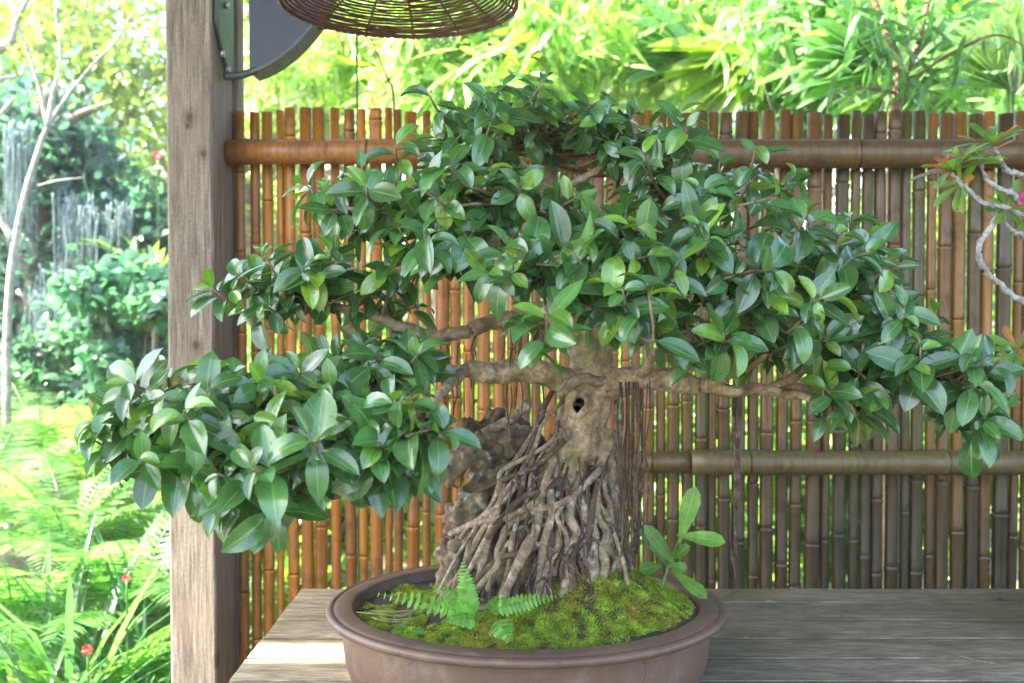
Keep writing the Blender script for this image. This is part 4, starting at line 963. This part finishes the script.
# green cord and twig
mb = MB(); mb.tube(pp((358, 20, 2.35), (358, 118, 2.35), (358, 500, 2.35), (358, 830, 2.35)), .003, 6); tag(mb.build('green_stake', M_CORD, origin=P(358, 830, 2.35)), 'thin dark green upright stake behind the fence below the wicker lampshade', 'stake')
mb = MB(); mb.tube(pp((396, 820, 2.6), (396, 300, 2.6), (395, 112, 2.6), (388, 80, 2.6), (380, 60, 2.6), (372, 40, 2.6)), [.008, .006, .004, .003, .002, .0015], 6); mb.tube(pp((390, 92, 2.6), (380, 98, 2.6), (368, 102, 2.6)), .0015, 5)
tag(mb.build('bare_twig', M_TWIG, origin=P(396, 820, 2.6)), 'bare brown twig rising just above the fence right of the green stake', 'twig')

# ---- left side: pale tree, grey moss, shade tinted shrubs, ferns
o = empty('pale_tree', P(8, 640, 4.2), 'slender pale grey tree with bare forked branches at the far left', 'tree')
mb = MB(); D4 = 4.2
mb.tube(pp((8, 640, D4), (6, 400, D4), (10, 290, D4), (22, 215, D4), (38, 160, D4), (50, 128, D4), (72, 95, D4), (100, 62, D4), (120, 42, D4), (140, 5, D4), (150, -30, D4)), [.018, .017, .016, .014, .012, .010, .008, .007, .006, .004, .003], 10, wob=.06)
mb.tube(pp((50, 128, D4), (56, 95, D4), (64, 60, D4), (60, 20, D4), (58, -20, D4)), [.014, .010, .008, .006, .004], 8)
mb.tube(pp((50, 128, D4), (42, 90, D4), (30, 50, D4), (18, 15, D4), (2, -10, D4)), [.010, .008, .006, .005, .004], 8)
mb.tube(pp((-40, 80, D4), (0, 52, D4), (14, 45, D4), (22, 20, D4), (38, -8, D4)), [.035, .025, .018, .013, .009], 8)
mb.tube(pp((-30, 100, D4), (0, 82, D4), (20, 78, D4)), [.02, .012, .006], 8)
mb.tube(pp((-30, 140, D4), (0, 118, D4), (18, 98, D4)), [.016, .010, .005], 8)
mb.tube(pp((40, 186, D4), (60, 181, D4), (85, 178, D4)), [.005, .004, .002], 7)
mb.tube(pp((14, 240, D4), (0, 215, D4), (-10, 180, D4)), [.016, .012, .01], 7)
mb.build('trunk', M_PALE, o)
n = 260; lf = MB(); base = np.array([P(x, y, D4) for x, y in [(60, 20), (140, 10), (100, 60), (20, 15), (60, 60), (120, 45), (0, 0)]])
leaves(lf, base[rng.integers(0, 7, n)] + rng.normal(0, .13, (n, 3)), rvec(n), rvec(n) + (0, 0, .8), .05, .022, .3, tints((.13, .18, .05), n), 'quad', .1, 2); lf.build('crown', M_GARD, o)
# Spanish moss curtains
o = empty('hanging_moss_tree', P(60, 500, 5.6), 'shade tinted tree draped with long curtains of pale grey hanging moss behind the pale tree', 'tree')
mb = MB(); d5 = 5.6
mb.tube(pp((30, 520, d5), (36, 300, d5), (40, 140, d5), (55, 90, d5)), [.10, .09, .07, .04], 10)
mb.tube(pp((36, 180, d5), (0, 120, d5), (-40, 90, d5)), [.04, .03, .02], 8)
mb.tube(pp((40, 150, d5), (75, 120, d5), (110, 105, d5)), [.04, .03, .015], 8)
mb.build('trunk', M_TREE, o)
n = 11000; lf = MB(); ccs = np.array([P(x, y, d5 + .2) for x, y in [(10, 150), (50, 130), (80, 200), (20, 220), (60, 260), (0, 290), (100, 300), (140, 230), (30, 330), (150, 300), (75, 165), (120, 340)]])
leaves(lf, ccs[rng.integers(0, 12, n)] + rng.normal(0, 1, (n, 3)) * (.13, .22, .14), rvec(n), rvec(n) + (0, -.2, .7), rng.uniform(.04, .12, n), .04, .5, tints((.045, .10, .09), n, .4), 'lance', .1, 2); lf.build('crown', M_GARD, o)  # dark bluish leaf tint stands in for shade from trees overhead
ms = MB()
for (x0, y0, y1, nn_) in [(85, 205, 300, 60), (62, 262, 355, 46), (100, 270, 350, 46), (125, 300, 365, 40), (45, 285, 345, 36), (75, 190, 280, 40), (118, 200, 262, 26), (20, 120, 250, 46)]:
    for k in range(nn_ * 2):
        x = x0 + rng.normal(0, 9); a_ = y0 + rng.uniform(0, 30); b_ = a_ + (y1 - y0) * rng.uniform(.35, 1.1); dd_ = d5 - .35 + rng.normal(0, .06)
        ys_ = np.linspace(a_, b_, 7)
        ms.tube([P(x + rng.normal(0, .9), yy, dd_) for yy in ys_], np.linspace(.006, .0015, 7) * rng.uniform(.4, 1.3), 4, sub=3, wob=.15)
ms.build('hanging_moss', M_SPAN, o)
# leafy shrubs behind the ferns, bluish shade put into their leaf tint
tree(X_(150, 4.6), 4.6, 0, 1, (X_(150, 4.6), 4.6, Z_(320, 4.6), .35, .4, .28), 2600, .08, (.05, .12, .085), 'shade tinted blue green leafy shrub beside the left side of the weathered post', .5, 25, .0, cat='shrub', name='shade_tinted_shrub', trunk_r=.02, prof='lance')
tree(X_(30, 4.9), 4.9, 0, 1, (X_(30, 4.9), 4.9, Z_(370, 4.9), .55, .4, .28), 3600, .07, (.055, .12, .08), 'shade tinted green shrub below the hanging moss at the far left', .5, 25, .0, cat='shrub', name='shade_tinted_shrub', trunk_r=.02, prof='lance')
strap_clump(X_(150, 5.2), 5.2, .55, 40, .035, 'palm like clump of bright yellow green arching leaves left of the post', (.12, .19, .04), z=Z_(290, 5.2), el=(.3, 1.4), name='yellow_palm', prof='lance')
crot = strap_clump(X_(155, 4.3), 4.3, .22, 40, .035, 'croton with dull orange leaves beside the post above the ferns', (.12, .10, .035), z=Z_(330, 4.3), name='croton', prof='lance', cat='shrub')
mb = MB(); mb.tube([(X_(155, 4.3), 4.3, 0), (X_(155, 4.3), 4.3, Z_(330, 4.3))], .015, 6, sub=1, tint=(.2, .15, .1)); mb.build('stem', M_TREE, crot)
mb = MB(); mb.tube([(X_(150, 5.2), 5.2, 0), (X_(150, 5.2), 5.2, Z_(290, 5.2))], .05, 8, sub=1); mb.build('stem', M_TREE, bpy.data.objects['yellow_palm'])
# ferns
for (px, d, zt, L, n, col, lab) in [
  (40, 4.4, .62, .75, 18, (.125, .215, .08), 'sunlit pale fern in the row farthest back at the left'),
  (100, 4.1, .60, .65, 16, (.115, .195, .045), 'yellow green fern nearest the post in the back row'),
  (-20, 3.7, .52, .8, 18, (.11, .20, .07), 'bright fern at the left edge below the hanging moss'),
  (160, 3.6, .45, .6, 16, (.10, .19, .06), 'sunlit fern touching the post edge behind the lowest bonsai leaves'),
  (65, 3.4, .48, .7, 18, (.11, .20, .065), 'large sunlit fern in the middle of the fern bed'),
  (130, 3.0, .36, .62, 18, (.085, .18, .05), 'green fern beside the post below the bonsai leaves'),
  (10, 2.9, .34, .62, 18, (.09, .18, .055), 'green fern at the left edge above the strap leaves'),
  (80, 2.65, .22, .55, 16, (.09, .19, .03), 'shaded fern low in front of the large sunlit fern'),
  (150, 2.5, .12, .5, 14, (.08, .18, .03), 'small fern low against the foot of the post'),
  (290, 3.2, .2, .65, 12, (.12, .2, .03), 'fern seen through the gaps between orange canes')]:
    fern_clump(X_(px, d), d, L, n, lab, col, z=zt, ll=.13, lw=.16, nl=30, el=(.5, 1.35), grp='ferns in the bed left of the post')
    if zt > 0: pass
for (px, d, z, L, n, w, col, lab) in [
  (20, 2.35, .10, .85, 46, .020, (.045, .11, .045), 'clump of long dark strap leaves in the bottom left corner'),
  (105, 2.3, .08, .72, 46, .017, (.05, .12, .045), 'clump of arching strap leaves at the foot of the post'),
  (70, 2.6, .2, .72, 46, .020, (.07, .14, .055), 'clump of broad pale strap leaves between the ferns'),
  (140, 2.6, .12, .70, 60, .011, (.06, .13, .075), 'grassy clump of thin blue green blades behind the post foot')]:
    strap_clump(X_(px, d), d, L, n, w, lab, col, z=z)
# low planted bank the ferns grow on
mb = MB(); gx = np.linspace(-3.6, -0.8, 30); gy = np.linspace(2.0, 6.5, 40)
mb.add([(x, y, -.02 + .5 * min(1, max(0, (y - 2.15) / 2.4)) * min(1, max(0, (-.82 - x) / .25)) + .03 * noise.noise(Vector((x * 3, y * 3, 0)))) for y in gy for x in gx], [(j*30+i, j*30+i+1, (j+1)*30+i+1, (j+1)*30+i) for j in range(39) for i in range(29)])
tag(mb.build('planted_bank', M_GROUND), kind='structure')
# red flowers
def flower(px, py, d, r, lab, col=(.7, .03, .02), zb=.2):
    c = P(px, py, d); o = empty('red_flower', (c[0], c[1], zb), lab, 'flower'); lf = MB(); n = 9; a = np.arange(n) * 2.4
    D = np.stack([np.cos(a), -.5 + 0 * a, np.sin(a)], 1); leaves(lf, np.tile(c, (n, 1)), D, rvec(n) * .3 + (0, -1, .3), r, r * .6, .5, tints(col, n, .2), 'lance', .1, 3); lf.build('petals', M_PETAL, o)
    mb = MB(); mb.tube([(c[0] + .02, c[1], zb), (c[0], c[1] + .005, (zb + c[2]) / 2), c], .003, 5, tint=(.08, .15, .03)); mb.build('stem', M_GARD, o)
flower(84, 652, 2.2, .014, 'red flower low among the strap leaves at the bottom left')
flower(159, 156, 5.0, .025, 'pinkish red flower cluster high left of the post', (.7, .06, .08), 1.2)
flower(124, 580, 2.5, .012, 'tiny red flower half hidden in the ferns left of the post', (.7, .06, .05))
# far backdrop wood
mb = MB(); n = 24000
xs = rng.uniform(-16, 16, n); ys = 16 + rng.normal(0, 1.0, n) + .02 * xs**2; zz = rng.uniform(0, 3.0, n) + .8 * np.sin(xs * 1.1)
leaves(mb, np.stack([xs, ys, zz], 1), rvec(n), rvec(n) + (0, -.2, .8), rng.uniform(.2, .45, n), .2, .5, tints((.09, .14, .04), n, .45, .15), 'quad', .1, 2)
tag(mb.build('distant_wood', M_GARD), 'distant mass of leafy wood behind all the garden trees', 'wood', kind='stuff')

# pale garden air
hz = bpy.data.materials.new('haze_air'); hz.use_nodes = True; hn = hz.node_tree
hn.nodes.remove(hn.nodes['Principled BSDF']); pv = hn.nodes.new('ShaderNodeVolumePrincipled')
pv.inputs['Color'].default_value = (.96, .98, 1, 1); pv.inputs['Density'].default_value = 0.0025; pv.inputs['Anisotropy'].default_value = 0.2
hn.links.new(pv.outputs[0], hn.nodes['Material Output'].inputs['Volume'])
mb = MB(); mb.box((-95, -45, -1.2), (95, 145, 7.5)); tag(mb.build('haze', hz, smooth=False), kind='stuff')
SC.cycles.volume_bounces = 0
